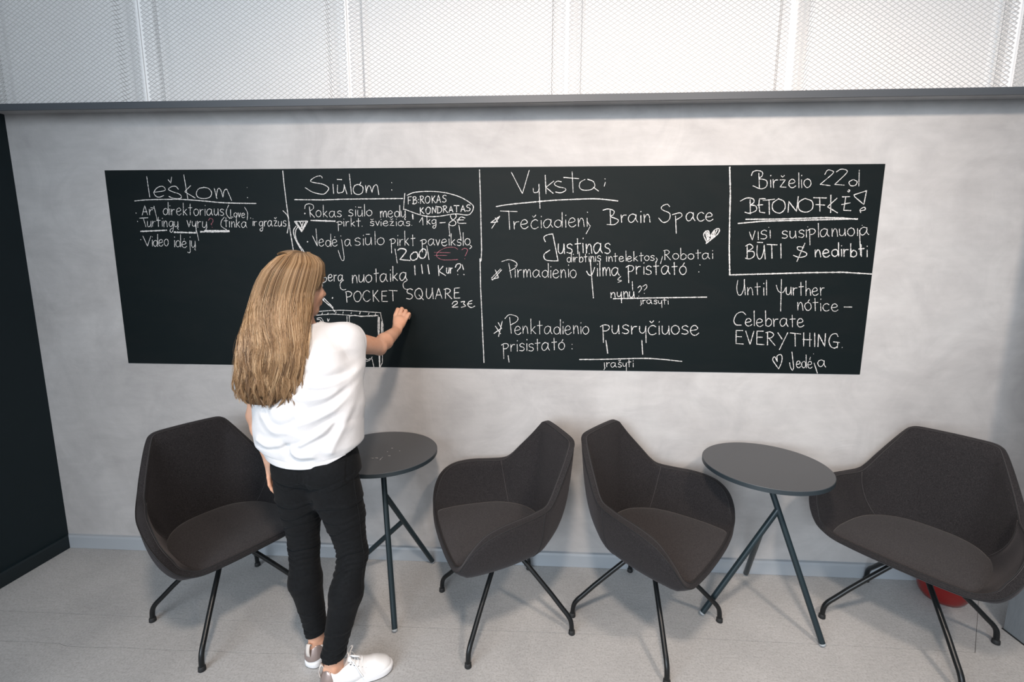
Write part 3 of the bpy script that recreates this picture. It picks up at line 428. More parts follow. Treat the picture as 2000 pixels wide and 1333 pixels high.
('chalk_word',1,0,'l2532,40 2534,16;c2534,16 2536,14 2531,4;l2543,42 2545,19;c2545,31 2549,39 2558,41;c2586,39 2577,42 2567,37 2565,27 2571,18 2580,21 2587,33 2587,40;c2587,41 2587,27 2593,19;c2618,40 2611,43 2603,39 2604,33 2614,30 2618,24 2612,19 2601,21;l2603,53 2608,49 2613,55;c2625,41 2626,28 2632,23 2639,27 2642,41;l2642,42 2644,-2;l2654,59 2657,21;l2647,45 2665,47;l2676,41 2677,20;l2675,51 2676,53'),
('chalk_line',2,0,'l3082,982 3094,860 3100,736 3107,611 3119,483'),
('chalk_line',1.9,0,'l3119,483 3270,488 3479,495 3645,498 3780,490'),
('chalk_word',1.1,0,'c3184,945 3190,961 3210,967 3233,959 3232,941 3219,931 3254,922 3257,896 3233,884 3195,898;l3217,955 3225,888'),
('chalk_word',1.1,0,'l3273,925 3277,891;l3272,942 3272,945;l3284,926 3290,889;c3288,909 3293,922 3306,924;l3316,924 3340,924 3319,892 3346,891;l3319,943 3327,936 3334,944;c3358,907 3379,910 3384,918 3373,927 3361,921 3357,905 3366,891 3379,889 3390,897;l3398,955 3405,888;l3413,924 3418,888;l3412,941 3412,944;c3440,928 3428,920 3426,905 3438,890 3450,891 3458,905 3452,922 3438,928'),
('chalk_word',1.1,0,'c3516,947 3526,966 3544,964 3552,952 3500,903;l3500,903 3545,897;c3567,958 3586,970 3610,966 3612,952 3565,902;l3565,902 3608,899;c3643,922 3628,912 3638,896 3658,898 3664,914 3647,923;l3668,965 3674,894'),
('chalk_word',1.35,0,'c3142,829 3171,843 3200,839 3205,823 3190,811;c3190,811 3215,806 3219,786 3189,773 3167,778;l3187,835 3193,769;l3257,839 3229,839 3229,810 3236,778 3259,775;l3223,810 3247,812;l3246,831 3299,837;l3274,835 3281,767;c3315,837 3292,818 3297,786 3329,773 3350,794 3343,826 3315,839;l3366,777 3365,826 3404,781 3406,848;c3437,840 3411,822 3416,789 3448,777 3475,793 3471,826 3437,840;l3476,843 3535,841;l3504,842 3511,781;l3489,812 3530,809;l3553,854 3560,775;l3582,840 3543,801 3591,774;l3605,846 3639,847;l3621,845 3618,785 3650,784;l3605,811 3643,819;c3630,878 3636,874 3631,868 3627,873;l3711,873 3657,855 3660,847 3706,811 3711,873;c3696,774 3692,788 3709,799 3715,788 3695,782'),
('chalk_line',1.8,0,'l3140,726 3250,736 3414,740 3685,746;l3174,745 3331,746 3536,752 3618,750 3685,744'),
('chalk_word',1.1,0,'l3195,687 3212,648 3221,691;l3236,688 3240,651;c3275,690 3264,695 3251,687 3254,677 3271,673 3278,663 3268,654 3251,655;l3291,695 3295,657'),
('chalk_word',1,0,'l3283,708 3284,707;l3462,710 3463,709;l3709,717 3710,716'),
('chalk_word',1.1,0,'c3371,687 3361,692 3349,686 3352,677 3367,673 3373,665 3364,657 3349,659;c3383,689 3385,667 3393,658 3403,661 3409,674 3408,690;l3408,690 3414,658;c3447,691 3437,696 3426,690 3428,682 3443,677 3449,669 3441,661 3425,664;l3457,697 3461,662;c3463,692 3475,700 3492,699 3499,688 3490,676 3475,674;l3472,698 3481,626;l3509,726 3517,662;c3553,696 3539,701 3526,693 3523,678 3532,664 3545,668 3553,687 3553,697;c3553,699 3555,677 3564,666;l3574,701 3579,665;c3578,681 3585,700 3596,695 3603,666;c3608,700 3611,678 3618,669 3629,672 3634,686 3633,701;l3633,701 3639,669;c3661,705 3649,697 3647,682 3658,669 3671,670 3678,684 3672,700 3659,705;l3690,702 3694,669;c3732,703 3718,708 3705,700 3702,686 3712,672 3724,676 3733,694 3732,705;c3732,706 3734,685 3744,674'),
('chalk_word',1.3,0,'l3700,694 3718,578'),
('chalk_word',1.35,0,'l3190,627 3195,560;c3183,620 3202,629 3218,615 3199,598 3192,595;c3195,595 3222,594 3226,573 3207,560 3187,563;c3237,624 3239,582 3250,560 3262,566 3269,596 3269,625;l3269,625 3280,559;l3236,638 3261,637;l3282,628 3329,626;l3304,627 3311,563;l3346,631 3353,564'),
('chalk_word',1.3,0,'c3453,615 3426,617 3429,603 3466,590 3467,575 3439,567 3409,577;l3457,634 3428,548'),
('chalk_word',1.6,0,'l3507,603 3512,570;c3511,586 3518,602 3528,597 3536,570;c3545,586 3565,589 3570,596 3559,605 3548,600 3544,584 3553,571 3565,569 3576,577;c3611,599 3599,605 3586,597 3587,581 3600,572 3612,580 3612,597;l3611,637 3618,573;l3628,605 3632,573;l3626,621 3626,623;l3638,606 3643,573;c3641,590 3646,603 3658,604;l3667,632 3674,572;c3672,586 3682,601 3697,593 3698,577 3686,570 3674,574;l3714,627 3722,573;l3706,607 3730,609;l3745,603 3749,571;l3743,619 3743,621'),
('chalk_word',1.1,0,'c3159,458 3157,421 3166,389 3181,389 3191,421 3190,462;l3189,462 3200,387'),
('chalk_word',1.1,0,'l3208,423 3212,387;c3211,404 3219,422 3229,416 3236,387;l3251,446 3258,387;l3242,425 3267,427;l3284,423 3288,386;l3283,441 3283,444;l3294,459 3301,386'),
('chalk_word',1.1,0,'c3342,435 3353,409 3369,399 3381,405 3386,422;l3364,463 3374,309'),
('chalk_word',1.1,0,'c3390,426 3392,400 3399,390 3408,393 3412,408 3412,426;l3412,426 3417,389;l3422,424 3427,387;c3425,407 3429,420 3440,422;l3456,450 3463,386;l3449,427 3470,429;l3479,456 3486,386;c3484,403 3491,419 3501,416 3505,401 3508,386;c3514,404 3532,408 3536,415 3527,424 3517,418 3513,402 3521,389 3532,387 3542,395;l3549,425 3555,387;c3553,407 3557,421 3568,423'),
('chalk_word',1.1,0,'l3450,353 3455,315;c3454,333 3461,352 3471,346 3479,314;c3499,353 3487,346 3486,330 3497,315 3509,316 3516,329 3510,347 3497,353;l3499,357 3504,366;l3529,373 3537,313;l3521,352 3545,353;l3558,349 3563,312;l3557,367 3557,370;c3598,342 3587,348 3574,341 3571,327 3580,314 3592,312 3601,317;c3612,328 3632,331 3637,338 3626,347 3615,342 3611,327 3620,313 3632,311 3643,318'),
('chalk_word',1.3,0,'l3669,332 3705,332'),
('chalk_word',1.2,0,'c3210,290 3192,304 3167,294 3155,263 3166,241 3192,239'),
('chalk_word',1.2,0,'c3212,252 3232,256 3237,263 3227,272 3215,267 3211,250 3219,237 3232,235 3243,243;l3248,310 3255,237;c3265,251 3286,254 3291,262 3280,271 3268,266 3264,249 3273,235 3285,233 3296,241;l3302,311 3310,237;c3308,255 3318,273 3334,263 3334,243 3322,234 3309,239;l3343,272 3349,234;c3347,254 3352,268 3364,270;c3405,269 3392,275 3379,267 3376,251 3385,236 3397,239 3406,259 3405,271;c3405,273 3407,249 3416,235;l3430,291 3437,232;l3421,270 3446,272;c3459,252 3479,256 3483,264 3473,274 3461,268 3458,250 3466,235 3479,233 3490,241'),
('chalk_word',1.35,0,'l3201,212 3170,212 3174,147 3209,145;l3172,182 3198,181;l3216,210 3242,143 3255,209;l3301,210 3270,210 3274,145 3309,143;l3271,180 3298,180;l3321,205 3326,142;c3313,203 3334,207 3351,194 3341,178 3323,175;l3331,174 3363,139;l3370,203 3393,172;l3417,204 3385,119;l3428,203 3479,198;l3452,201 3459,138;l3493,204 3499,138;l3522,203 3528,138;l3491,171 3533,170;l3545,204 3552,136;l3567,137 3564,198 3599,138 3596,201;c3656,188 3647,201 3626,196 3616,168 3627,139 3646,130 3659,139;l3638,161 3667,158;l3659,160 3659,132;l3682,133 3682,135'),
('chalk_heart',1.3,0,'c3390,22 3368,51 3357,69 3365,83 3380,60;c3380,60 3377,87 3394,94 3402,79 3400,51 3390,22'),
('chalk_word',1.2,0,'l3446,108 3462,30;c3462,30 3457,16 3445,34 3440,54;l3557,54 3578,4;l3536,83 3537,81;l3549,101 3550,100'),
('chalk_word',1.2,0,'c3474,46 3487,49 3490,55 3483,64 3475,59 3473,44 3479,32 3488,30 3495,37;c3516,56 3508,62 3499,54 3500,39 3509,29 3517,37 3517,54;l3515,94 3522,30;c3528,44 3542,47 3545,54 3538,63 3530,58 3528,42 3534,30 3543,28 3550,35;l3535,73 3535,76'),
('chalk_word',1.2,0,'c3603,64 3591,70 3578,65 3575,52 3584,38 3596,39 3604,55 3604,66;c3603,67 3606,47 3614,35')
]
for nm_, w_, c_, d_ in CHALK:
    for dd in (d_.split(';') if nm_ in ('chalk_dot', 'chalk_line') else [d_]): chalk(nm_, w_, c_, dd)

# ------------------------------------------------------------------ armchairs
def chair_curves():
    right = np.array([(0, -.272, .864), (.07, -.272, .863), (.125, -.270, .861), (.150, -.266, .853), (.166, -.256, .836), (.195, -.222, .785), (.235, -.165, .708), (.258, -.128, .660), (.275, -.095, .637), (.300, -.03, .630), (.325, .05, .628), (.340, .12, .620), (.346, .175, .602), (.342, .218, .568), (.325, .247, .522), (.298, .262, .478), (.262, .268, .452), (.224, .274, .439), (.17, .280, .437), (.10, .285, .437), (0, .287, .437)])
    seat = np.array([(0, -.188, .436), (.03, -.187, .436), (.055, -.185, .436), (.075, -.181, .436), (.10, -.173, .436), (.125, -.161, .436), (.15, -.142, .436), (.17, -.121, .436), (.187, -.098, .436), (.205, -.068, .437), (.220, -.025, .437), (.232, .035, .438), (.240, .14, .438), (.239, .175, .438), (.237, .205, .438), (.234, .23, .438), (.228, .248, .438), (.212, .262, .438), (.165, .268, .438), (.10, .272, .438), (0, .274, .438)])
    out = np.array([(0, -1, .15)]*3+[(.2, -1, .1), (.45, -.85, .1), (.6, -.7, .1), (.72, -.6, .1), (.8, -.5, .1), (.9, -.35, .05), (1, -.1, 0), (1, 0, -.05), (1, .1, -.1), (.95, .3, -.2), (.85, .5, -.3), (.75, .6, -.45), (.6, .65, -.6), (.4, .7, -.75), (.15, .7, -.8), (0, .7, -.8), (0, .7, -.8), (0, .7, -.8)], float)
    bot = np.array([(0, -.12), (.03, -.12), (.055, -.115), (.07, -.11), (.08, -.105), (.10, -.095), (.12, -.08), (.13, -.07), (.14, -.05), (.15, 0), (.155, .04), (.155, .08), (.15, .11), (.145, .13), (.14, .145), (.13, .155), (.12, .165), (.10, .175), (.08, .18), (.05, .185), (0, .185)])
    return right, seat, out, bot
def sample(K, n, per=None):
    s = np.linspace(0, len(K)-1, n); c_ = cat(K, 12); idx = np.linspace(0, len(K)-1, len(c_))
    return np.stack([np.interp(s, idx, c_[:, k]) for k in range(K.shape[1])], 1)
def loftmesh(name, rows, material, parent, closed=True, capcenter=None):
    """rows: list of (n,3) rings"""
    n = len(rows[0]); V = np.vstack(rows); F = []
    for i in range(len(rows)-1):
        for k in range(n if closed else n-1): F.append((i*n+k, i*n+(k+1) % n, (i+1)*n+(k+1) % n, (i+1)*n+k))
    if capcenter is not None:
        V = np.vstack([V, capcenter]); c_ = len(V)-1; b = (len(rows)-1)*n
        F += [(b+k, b+(k+1) % n, c_) for k in range(n)]
    o = mesh_np(name, V, F, material, parent); bm = bmesh.new(); bm.from_mesh(o.data); bmesh.ops.recalc_face_normals(bm, faces=bm.faces); bm.to_mesh(o.data); bm.free(); return o
def make_chair():
    t = empty('armchair', (0, 0, 0), '', 'armchair')
    right, seat, outv, bot = chair_curves(); n = 81
    Rc, Sc, Oc, Bc = (sample(K, n) for K in (right, seat, outv, np.hstack([bot, np.full((len(bot), 1), .380)])))
    Oc /= np.linalg.norm(Oc, axis=1)[:, None]
    def full(H):
        L_ = H[::-1].copy(); L_[:, 0] *= -1; return np.vstack([H, L_[1:-1]])
    Rf, Sf, Of, Bf = full(Rc), full(Sc), full(Oc), full(Bc)
    Of[:, 0] = full(Oc)[:, 0]
    # weights: how much of a wall there is (0 on the front edge)
    h = np.clip((Rf[:, 2]-.440)/.06, 0, 1)[:, None]; front0 = 1-h
    arm = np.clip((Rf[:, 1]+.12)/.06, 0, 1)[:, None]; Ri = Rf-Of*(.018+.010*arm)*h-Of*.004*(1-h); Ro = Rf+Of*np.array([1, 1, 1])*(.008*(1-front0)+.010*front0)
    front = (1-h)
    Ro = Ro + front*np.array([0, .0, -.004])
    # convert to world-local axes: a -> x, b -> -y
    def X(P): return np.stack([P[:, 0], -P[:, 1], P[:, 2]], 1)
    q_ = np.minimum(np.arange(len(Rf)), len(Rf)-np.arange(len(Rf)))/(n-1)*20; crz = .010+.030*np.exp(-((q_-8.25)/.7)**2)
    inner = []
    for s in np.linspace(0, 1, 9):
        mid = (Sf+Ri)/2+h*(np.stack([Of[:, 0]*crz, Of[:, 1]*crz, np.full(len(Of), -.022)], 1))
        inner.append(X((1-s)**2*Sf+2*s*(1-s)*mid+s*s*Ri))
    band = [X(Ri+(Ro-Ri)*s+np.array([0, 0, 1])*h*.0035*math.sin(math.pi*s)+(1-h)*np.array([0, 1, 0])*.003*math.sin(math.pi*s)) for s in (0.04, .12, .35, .65, .88, .96)]
    outer = []
    H = (Ro[:, 2]-.380)[:, None]
    P1 = Ro+np.hstack([Of[:, :2]*.012*h*0, -H*(.55*h+.22*(1-h))])+h*np.hstack([Bf[:, :2]-Ro[:, :2], 0*H])*.10
    dirB = (Ro-Bf)*np.array([1, 1, 0]); P2 = Bf+dirB*(.80*h+.62*(1-h))
    P2[:, 2] = .388
    P1 = np.where(h > .02, P1, P1)
    for s in np.linspace(0, 1, 15):
        outer.append(X((1-s)**3*Ro+3*s*(1-s)**2*P1+3*s*s*(1-s)*P2+s**3*Bf))
    sh = loftmesh('seat_shell', inner+band+outer, M['fabric'], t, True, X(np.array([[0, .04, .380]])))
    # seat pad: shallow cushion
    c_ = np.array([0, .05, .444]); rows = []
    for s in (1.0, .97, .93, .86, .74, .58, .4, .2):
        P = c_+(Sf-c_)*s; P[:, 2] = .4375+.010*(1-s**6)-.006*(1-s)**1; rows.append(X(P))
    base_ring = X(Sf*np.array([1, 1, 0])+np.array([0, 0, .427]))
    loftmesh('seat_pad', [base_ring]+rows, M['seatfabric_lit'], t, True, X(np.array([[0, .05, .4435]])))
    # stitched piping along both edges of the rim, and the two seams where back and arms meet
    def piping(P, r=.0015, closed=True, name='piping', mt='thread'):
        P = np.array(P); 
        if closed: P = np.vstack([P, P[:1]])
        tube(name, P, r, M[mt], t, 5)
    piping(X(Ri+Of*.001+np.array([0, 0, .0012])*1.0)); piping(X(Ro+np.array([0, 0, .0006])))
    piping(X(Ri+(Ro-Ri)*.16+np.array([0, 0, .0016])*h), .0008, True, 'stitching', 'stitch')
    i_n = int(round(8.25/20*(n-1)))
    for idx in (i_n, len(Rf)-i_n):
        piping([r_[idx]+np.array([-.0012*np.sign(r_[idx][0]), -.0012, .0004]) for r_ in inner], .0013, False, 'seam', 'stitch')
        piping([r_[idx] for r_ in outer[:12]], .0016, False, 'seam')
    lathe('hub', [(.032, .318), (.034, .324), (.034, .374), (.12, .375), (.12, .382)], M['blackmetal'], t, 32)
    return t
proto = make_chair()
def make_base(t, rot):
    """four bent tube legs of the swivel base; rot: angle of the first leg in world terms"""
    for k in range(4):
        a_ = rot+k*math.pi/2; d = np.array([math.cos(a_), math.sin(a_), 0]); z = np.array([0, 0, 1.])
        P = [d*.025+z*.345, d*.08+z*.312, d*.16+z*.238, d*.24+z*.162, d*.293+z*.1075, d*.314+z*.0865, d*.3275+z*.066, d*.333+z*.044, d*.335+z*.016]
        P = np.vstack([P[:4], cat(P[4:], 5)])
        lg = tube('leg', P, .0105, M['blackmetal'], t, 12)
        lathe('foot_cap', [(.0125, .001), (.0145, .003), (.0135, .018), (.011, .021)], M['rubber'], lg, 16, (d[0]*.335, d[1]*.335, 0))
chairs = [  # x, y, theta(shell), first-leg angle, label
 (1.276, -.430, 1.068, -2.875, 'charcoal upholstered armchair with black swivel legs, leftmost, behind the standing woman'),
 (2.540, -.361, -1.184, 2.784, 'charcoal fabric armchair facing left, right of the table beside the woman'),
 (3.200, -.370, .901, -3.130, 'charcoal fabric armchair facing right, its arm beside the clean round table'),
 (4.351, -.368, -.948, 2.977, 'charcoal armchair at far right, arm under the tabletop, red bowl behind')]
for i, (x, y, th, ph, lab) in enumerate(chairs):
    if i == 0:
        c_ = proto; c_.location = (x, y, 0); c_.rotation_euler = (0, 0, th); c_['label'] = lab; c_['group'] = 'charcoal armchairs along the wall'
    else: c_ = dup(proto, (x, y, 0), th, lab)
    pend = (c_, ph-th)
    chairs[i] = pend
for c_, rot in chairs: make_base(c_, rot)

# ------------------------------------------------------------------ round tables
M['edgeband'] = mat('table_edge_dark', (.022, .032, .039), .45)
def make_table(name_label, ctr, A, Bf_, Cf_, zb, zc, marks=False):
    t = empty('round_table', (ctr[0], ctr[1], 0), name_label, 'table', 0, 'small round tables'); c0 = np.array([ctr[0], ctr[1], 0.])
    top = lathe('tabletop', [(.02, .7205), (.252, .7205), (.2588, .7205), (.2588, .7385), (.2580, .740), (.02, .740)], M['tabletop'], t, 128); sharp(top, 30)
    eb = lathe('edge_band', [(.2590, .7205), (.2600, .7213), (.2600, .7380), (.2590, .7386)], M['edgeband'], t, 128); sharp(eb, 30)
    lathe('mounting_plate', [(.02, .7135), (.055, .7135), (.055, .7203), (.02, .7203)], M['tealmetal'], t, 32)
    Af = np.array([A[0], A[1], .012])-c0; At = np.array([(ctr[0]), (ctr[1]), .714])-c0
    def leg(foot, topp):
        d = (topp-foot)/np.linalg.norm(topp-foot); lg = tube('leg', [foot+d*.005, topp], .0125, M['tealmetal'], t, 20); sharp(lg)
        V, F = tube_data([foot-d*.006, foot-d*.002, foot+d*.0055], [.009, .0128, .0128], 16); mesh_np('glide', V, F, M['greycap'], lg)
    leg(Af, At)
    pB = Af+(At-Af)*(zb/.714); Bq = np.array([Bf_[0], Bf_[1], .012])-c0; leg(Bq, pB)
    pC = Bq+(pB-Bq)*(zc/zb); leg(np.array([Cf_[0], Cf_[1], .012])-c0, pC)
    if marks:
        for (x0, y0, x1, y1) in marks:
            V, F = tube_data([(x0, y0, .7402), (x1, y1, .7402)], .0009, 4); o = mesh_np('chalk_smear', V, F, M['chalk'], t)
make_table('small round anthracite table with faint chalk marks, right of the standing woman', (1.955, -.262), (2.072, -.516), (2.129, -.028), (1.70, -.135), .545, .353,
    [(-.02, -.09, -.005, -.092), (.03, -.075, .028, -.11), (.05, -.06, .062, -.06), (.035, .03, .045, .031), (.085, .0, .088, .002), (.03, -.015, .033, -.012), (.0, -.088, .012, -.089)])
make_table('small round anthracite table with a clean top, between the two rightmost armchairs', (3.708, -.302), (3.92, -.485), (3.470, -.330), (3.801, -.03), .545, .421)

# red bowl behind the right chair
bo = empty('bowl', (4.70, -.135, 0), 'glossy red bowl on the floor behind the rightmost armchair', 'bowl')
lathe('bowl_body', [(.02, .001), (.070, .001), (.078, .004), (.095, .03), (.106, .07), (.112, .12), (.1135, .125), (.1105, .126), (.104, .07), (.092, .032), (.07, .008), (.02, .008)], M['red'], bo, 64)

# ------------------------------------------------------------------ implicit surfaces for the figure
class Field:
    def __init__(s, lo, hi, h):
        s.lo = np.array(lo, float); s.h = h; s.n = np.ceil((np.array(hi)-s.lo)/h).astype(int)+1
        s.a = np.full(s.n, .2, np.float32)
    def grid(s, lo, hi):
        i0 = np.clip(np.floor((np.array(lo)-s.lo)/s.h).astype(int), 0, s.n-1); i1 = np.clip(np.ceil((np.array(hi)-s.lo)/s.h).astype(int)+1, 1, s.n)
        ax = [s.lo[k]+s.h*np.arange(i0[k], i1[k]) for k in range(3)]
        return tuple(slice(i0[k], i1[k]) for k in range(3)), np.meshgrid(*ax, indexing='ij')
    def put(s, fn, lo, hi, k=.02, mode='u'):
        pad = k+2*s.h; sl, (X, Y, Z) = s.grid(np.array(lo)-pad, np.array(hi)+pad)
        if 0 in X.shape: return
        d = fn(X, Y, Z).astype(np.float32); a = s.a[sl]
        if mode == 'u':
            hh = np.maximum(k-np.abs(a-d), 0)/max(k, 1e-6); s.a[sl] = np.minimum(a, d)-hh*hh*k*.25
        else:
            d = -d; hh = np.maximum(k-np.abs(a-d), 0)/max(k, 1e-6); s.a[sl] = np.maximum(a, d)+hh*hh*k*.25
    def cone(s, p, q, r1, r2, k=.02, mode='u', flat=None):
        p, q = np.array(p, float), np.array(q, float); R_ = max(r1, r2); ab = q-p; L2 = ab@ab
        def fn(X, Y, Z):
            x, y, z = X-p[0], Y-p[1], Z-p[2]; t = np.clip((x*ab[0]+y*ab[1]+z*ab[2])/L2, 0, 1)
            return np.sqrt((x-t*ab[0])**2+(y-t*ab[1])**2+(z-t*ab[2])**2)-(r1+(r2-r1)*t)
        s.put(fn, np.minimum(p, q)-R_, np.maximum(p, q)+R_, k, mode)
    def chain(s, pts, rs, k=.012):
        for i in range(len(pts)-1): s.cone(pts[i], pts[i+1], rs[i], rs[i+1], k)
    def ell(s, c, r, rot=None, k=.02, mode='u'):
        c, r = np.array(c, float), np.array(r, float); Q = np.eye(3) if rot is None else np.array(rot)   # columns: local axes in world
        def fn(X, Y, Z):
            x, y, z = X-c[0], Y-c[1], Z-c[2]
            u = (x*Q[0, 0]+y*Q[1, 0]+z*Q[2, 0]); v = (x*Q[0, 1]+y*Q[1, 1]+z*Q[2, 1]); w_ = (x*Q[0, 2]+y*Q[1, 2]+z*Q[2, 2])
            k0 = np.sqrt((u/r[0])**2+(v/r[1])**2+(w_/r[2])**2); k1 = np.sqrt((u/r[0]**2)**2+(v/r[1]**2)**2+(w_/r[2]**2)**2)+1e-9
            return k0*(k0-1)/k1
        s.put(fn, c-r.max(), c+r.max(), k, mode)
    def loft(s, zs, cx, cy, a, b, k=.02, p=2.0):
        """vertical stack of superellipses"""
        zs, cx, cy, a, b = [np.array(v, float) for v in (zs, cx, cy, a, b)]
        def fn(X, Y, Z):
            z = Z[0, 0, :]; i = lambda v: np.interp(z, zs, v)[None, None, :]
            A, B_ = i(a), i(b); q = (np.abs((X-i(cx))/A)**p+np.abs((Y-i(cy))/B_)**p)**(1/p)
            d = (q-1)*np.minimum(A, B_); dz = np.maximum(zs[0]-z, z-zs[-1])[None, None, :]
            return np.where(dz > 0, np.sqrt(np.maximum(d, 0)**2+dz**2), np.maximum(d, dz*1.0))
        s.put(fn, (min(cx-a), min(cy-b), zs[0]), (max(cx+a), max(cy+b), zs[-1]), k)
    def mesh(s):
        a = s.a; ins = a < 0; nx, ny, nz = np.array(a.shape)-1
        c = [ins[i:nx+i, j:ny+j, k:nz+k] for i in (0, 1) for j in (0, 1) for k in (0, 1)]
        anyi = c[0].copy(); alli = c[0].copy()
        for q in c[1:]: anyi |= q; alli &= q
        act = anyi & ~alli; I = np.argwhere(act); idx = np.full(act.shape, -1, np.int32); idx[act] = np.arange(len(I))
        S = np.zeros((len(I), 3)); C = np.zeros(len(I))
        for ax in range(3):
            o1, o2 = [k for k in range(3) if k != ax]
            for d1 in (0, 1):
                for d2 in (0, 1):
                    A = I.copy(); A[:, o1] += d1; A[:, o2] += d2; B_ = A.copy(); B_[:, ax] += 1
                    va = a[A[:, 0], A[:, 1], A[:, 2]]; vb = a[B_[:, 0], B_[:, 1], B_[:, 2]]; m_ = (va < 0) != (vb < 0)
                    t = np.where(m_, va/(va-vb+1e-12), 0); P = A.astype(float); P[:, ax] += t; S[m_] += P[m_]; C[m_] += 1
        V = s.lo+s.h*(S/C[:, None]); Fs = []
        for ax in range(3):
            o1, o2 = [(1, 2), (2, 0), (0, 1)][ax]
            lo = [slice(1, None)]*3; lo[ax] = slice(0, -1); hi = [slice(1, None)]*3; hi[ax] = slice(1, None)
            A0, B0 = ins[tuple(lo)], ins[tuple(hi)]; E = np.argwhere(A0 != B0); 
            if not len(E): continue
            E = E+np.array([0 if k == ax else 1 for k in range(3)])
            ok = np.all(E < np.array(act.shape), axis=1); E = E[ok]
            flip = ins[E[:, 0], E[:, 1], E[:, 2]]
            def g(d1, d2):
                Q = E.copy(); Q[:, o1] -= d1; Q[:, o2] -= d2; return idx[Q[:, 0], Q[:, 1], Q[:, 2]]
            q = np.stack([g(1, 1), g(0, 1), g(0, 0), g(1, 0)], 1); q[~flip] = q[~flip][:, ::-1]; Fs.append(q[(q >= 0).all(1)])
        return V, np.vstack(Fs)
def quads(name, V, F, material, parent):
    me = bpy.data.meshes.new(name); me.vertices.add(len(V)); me.vertices.foreach_set('co', np.asarray(V, np.float32).ravel())
    me.loops.add(len(F)*4); me.loops.foreach_set('vertex_index', np.asarray(F, np.int32).ravel())
    me.polygons.add(len(F)); me.polygons.foreach_set('loop_start', np.arange(0, len(F)*4, 4, dtype=np.int32)); me.polygons.foreach_set('loop_total', np.full(len(F), 4, np.int32))
    me.update(calc_edges=True); me.validate(); return link(name, me, material, parent)
def relax(V, F, it=3, lam=.5):
    V = V.copy()
    for _ in range(it):
        S = np.zeros_like(V); C = np.zeros(len(V))
        for a_, b_ in ((0, 1), (1, 2), (2, 3), (3, 0)):
            for p, q in ((a_, b_), (b_, a_)):
                for k in range(3): S[:, k] += np.bincount(F[:, p], weights=V[F[:, q], k], minlength=len(V))
                C += np.bincount(F[:, p], minlength=len(V))
        V += lam*(S/np.maximum(C, 1)[:, None]-V)
    return V
def normals(V, F):
    n = np.cross(V[F[:, 2]]-V[F[:, 0]], V[F[:, 3]]-V[F[:, 1]]); Nn = np.zeros_like(V)
    for j in range(4):
        for k in range(3): Nn[:, k] += np.bincount(F[:, j], weights=n[:, k], minlength=len(V))
    return Nn/(np.linalg.norm(Nn, axis=1)[:, None]+1e-12)
def seg_dist(P, line):
    best = np.full(len(P), 9.)
    for a_, b_ in zip(line[:-1], line[1:]):
        a_, b_ = np.array(a_), np.array(b_); ab = b_-a_; t = np.clip(((P-a_)@ab)/(ab@ab), 0, 1); best = np.minimum(best, np.linalg.norm(P-a_-t[:, None]*ab, axis=1))
    return best

# ------------------------------------------------------------------ the woman at the board
person = empty('person', (1.86, -.70, 0), 'woman seen from behind in white t-shirt and black jeans reaching up to the chalkboard', 'person')
def inp(o, parent=None):
    o.parent = parent or person
    if parent is None: o.matrix_parent_inverse = Matrix.Translation(-person.location)
    return o
# joints
HC = np.array([1.785, -.605, 1.535]); AZ = R(29); PT = R(5)
fwd = np.array([math.sin(AZ)*math.cos(PT), math.cos(AZ)*math.cos(PT), -math.sin(PT)]); rgt = np.array([math.cos(AZ), -math.sin(AZ), 0]); upv = np.cross(rgt, fwd)
HQ = np.stack([rgt, fwd, upv], 1)
def H(x, y, z): return HC+HQ@np.array([x, y, z])
shR, elR, wrR = np.array([1.955, -.60, 1.315]), np.array([2.000, -.375, 1.260]), np.array([2.012, -.155, 1.300])
shL, elL, wrL = np.array([1.680, -.665, 1.315]), np.array([1.634, -.690, 1.045]), np.array([1.676, -.690, .872])
hipL, knL, anL = np.array([1.785, -.695, .86]), np.array([1.771, -.665, .50]), np.array([1.800, -.672, .095])
hipR, knR, anR = np.array([1.925, -.700, .86]), np.array([1.983, -.700, .50]), np.array([1.926, -.785, .095])

body = Field((1.50, -.93, .0), (2.17, .0, 1.70), .0036)
b = body
b.loft([.90, 1.0, 1.1, 1.2, 1.3, 1.36], [1.845, 1.84, 1.83, 1.825, 1.82, 1.818], [-.685, -.68, -.68, -.675, -.665, -.655], [.15, .125, .125, .145, .150, .07], [.10, .085, .09, .10, .095, .06], .03)
b.cone(shL, shR, .048, .048, .04)
b.cone((1.818, -.655, 1.34), H(0, -.012, -.07), .052, .049, .03)          # neck
# head
b.ell(H(0, -.012, .022), (.072, .092, .080), HQ, .02)                     # cranium
b.ell(H(0, .030, -.035), (.055, .058, .078), HQ, .03)                     # face
b.ell(H(0, .052, -.095), (.026, .026, .022), HQ, .02)                     # chin
b.cone(H(-.035, .0, -.07), H(0, .055, -.098), .022, .018, .02); b.cone(H(.035, .0, -.07), H(0, .055, -.098), .022, .018, .02)
b.cone(H(0, .086, -.002), H(0, .106, -.034), .008, .0115, .010)           # nose
b.ell(H(-.011, .098, -.038), (.008, .009, .007), HQ, .005); b.ell(H(.011, .098, -.038), (.008, .009, .007), HQ, .005)
b.cone(H(-.034, .078, .020), H(-.012, .087, .019), .008, .007, .012); b.cone(H(.034, .078, .020), H(.012, .087, .019), .008, .007, .012)
b.ell(H(-.030, .090, -.001), (.014, .012, .010), HQ, .008, 's'); b.ell(H(.030, .090, -.001), (.014, .012, .010), HQ, .008, 's')
b.ell(H(-.036, .058, -.035), (.020, .022, .020), HQ, .02); b.ell(H(.036, .058, -.035), (.020, .022, .020), HQ, .02)
b.cone(H(-.017, .083, -.064), H(.017, .083, -.064), .0075, .0075, .006); b.cone(H(-.014, .082, -.073), H(.014, .082, -.073), .0080, .0080, .006)
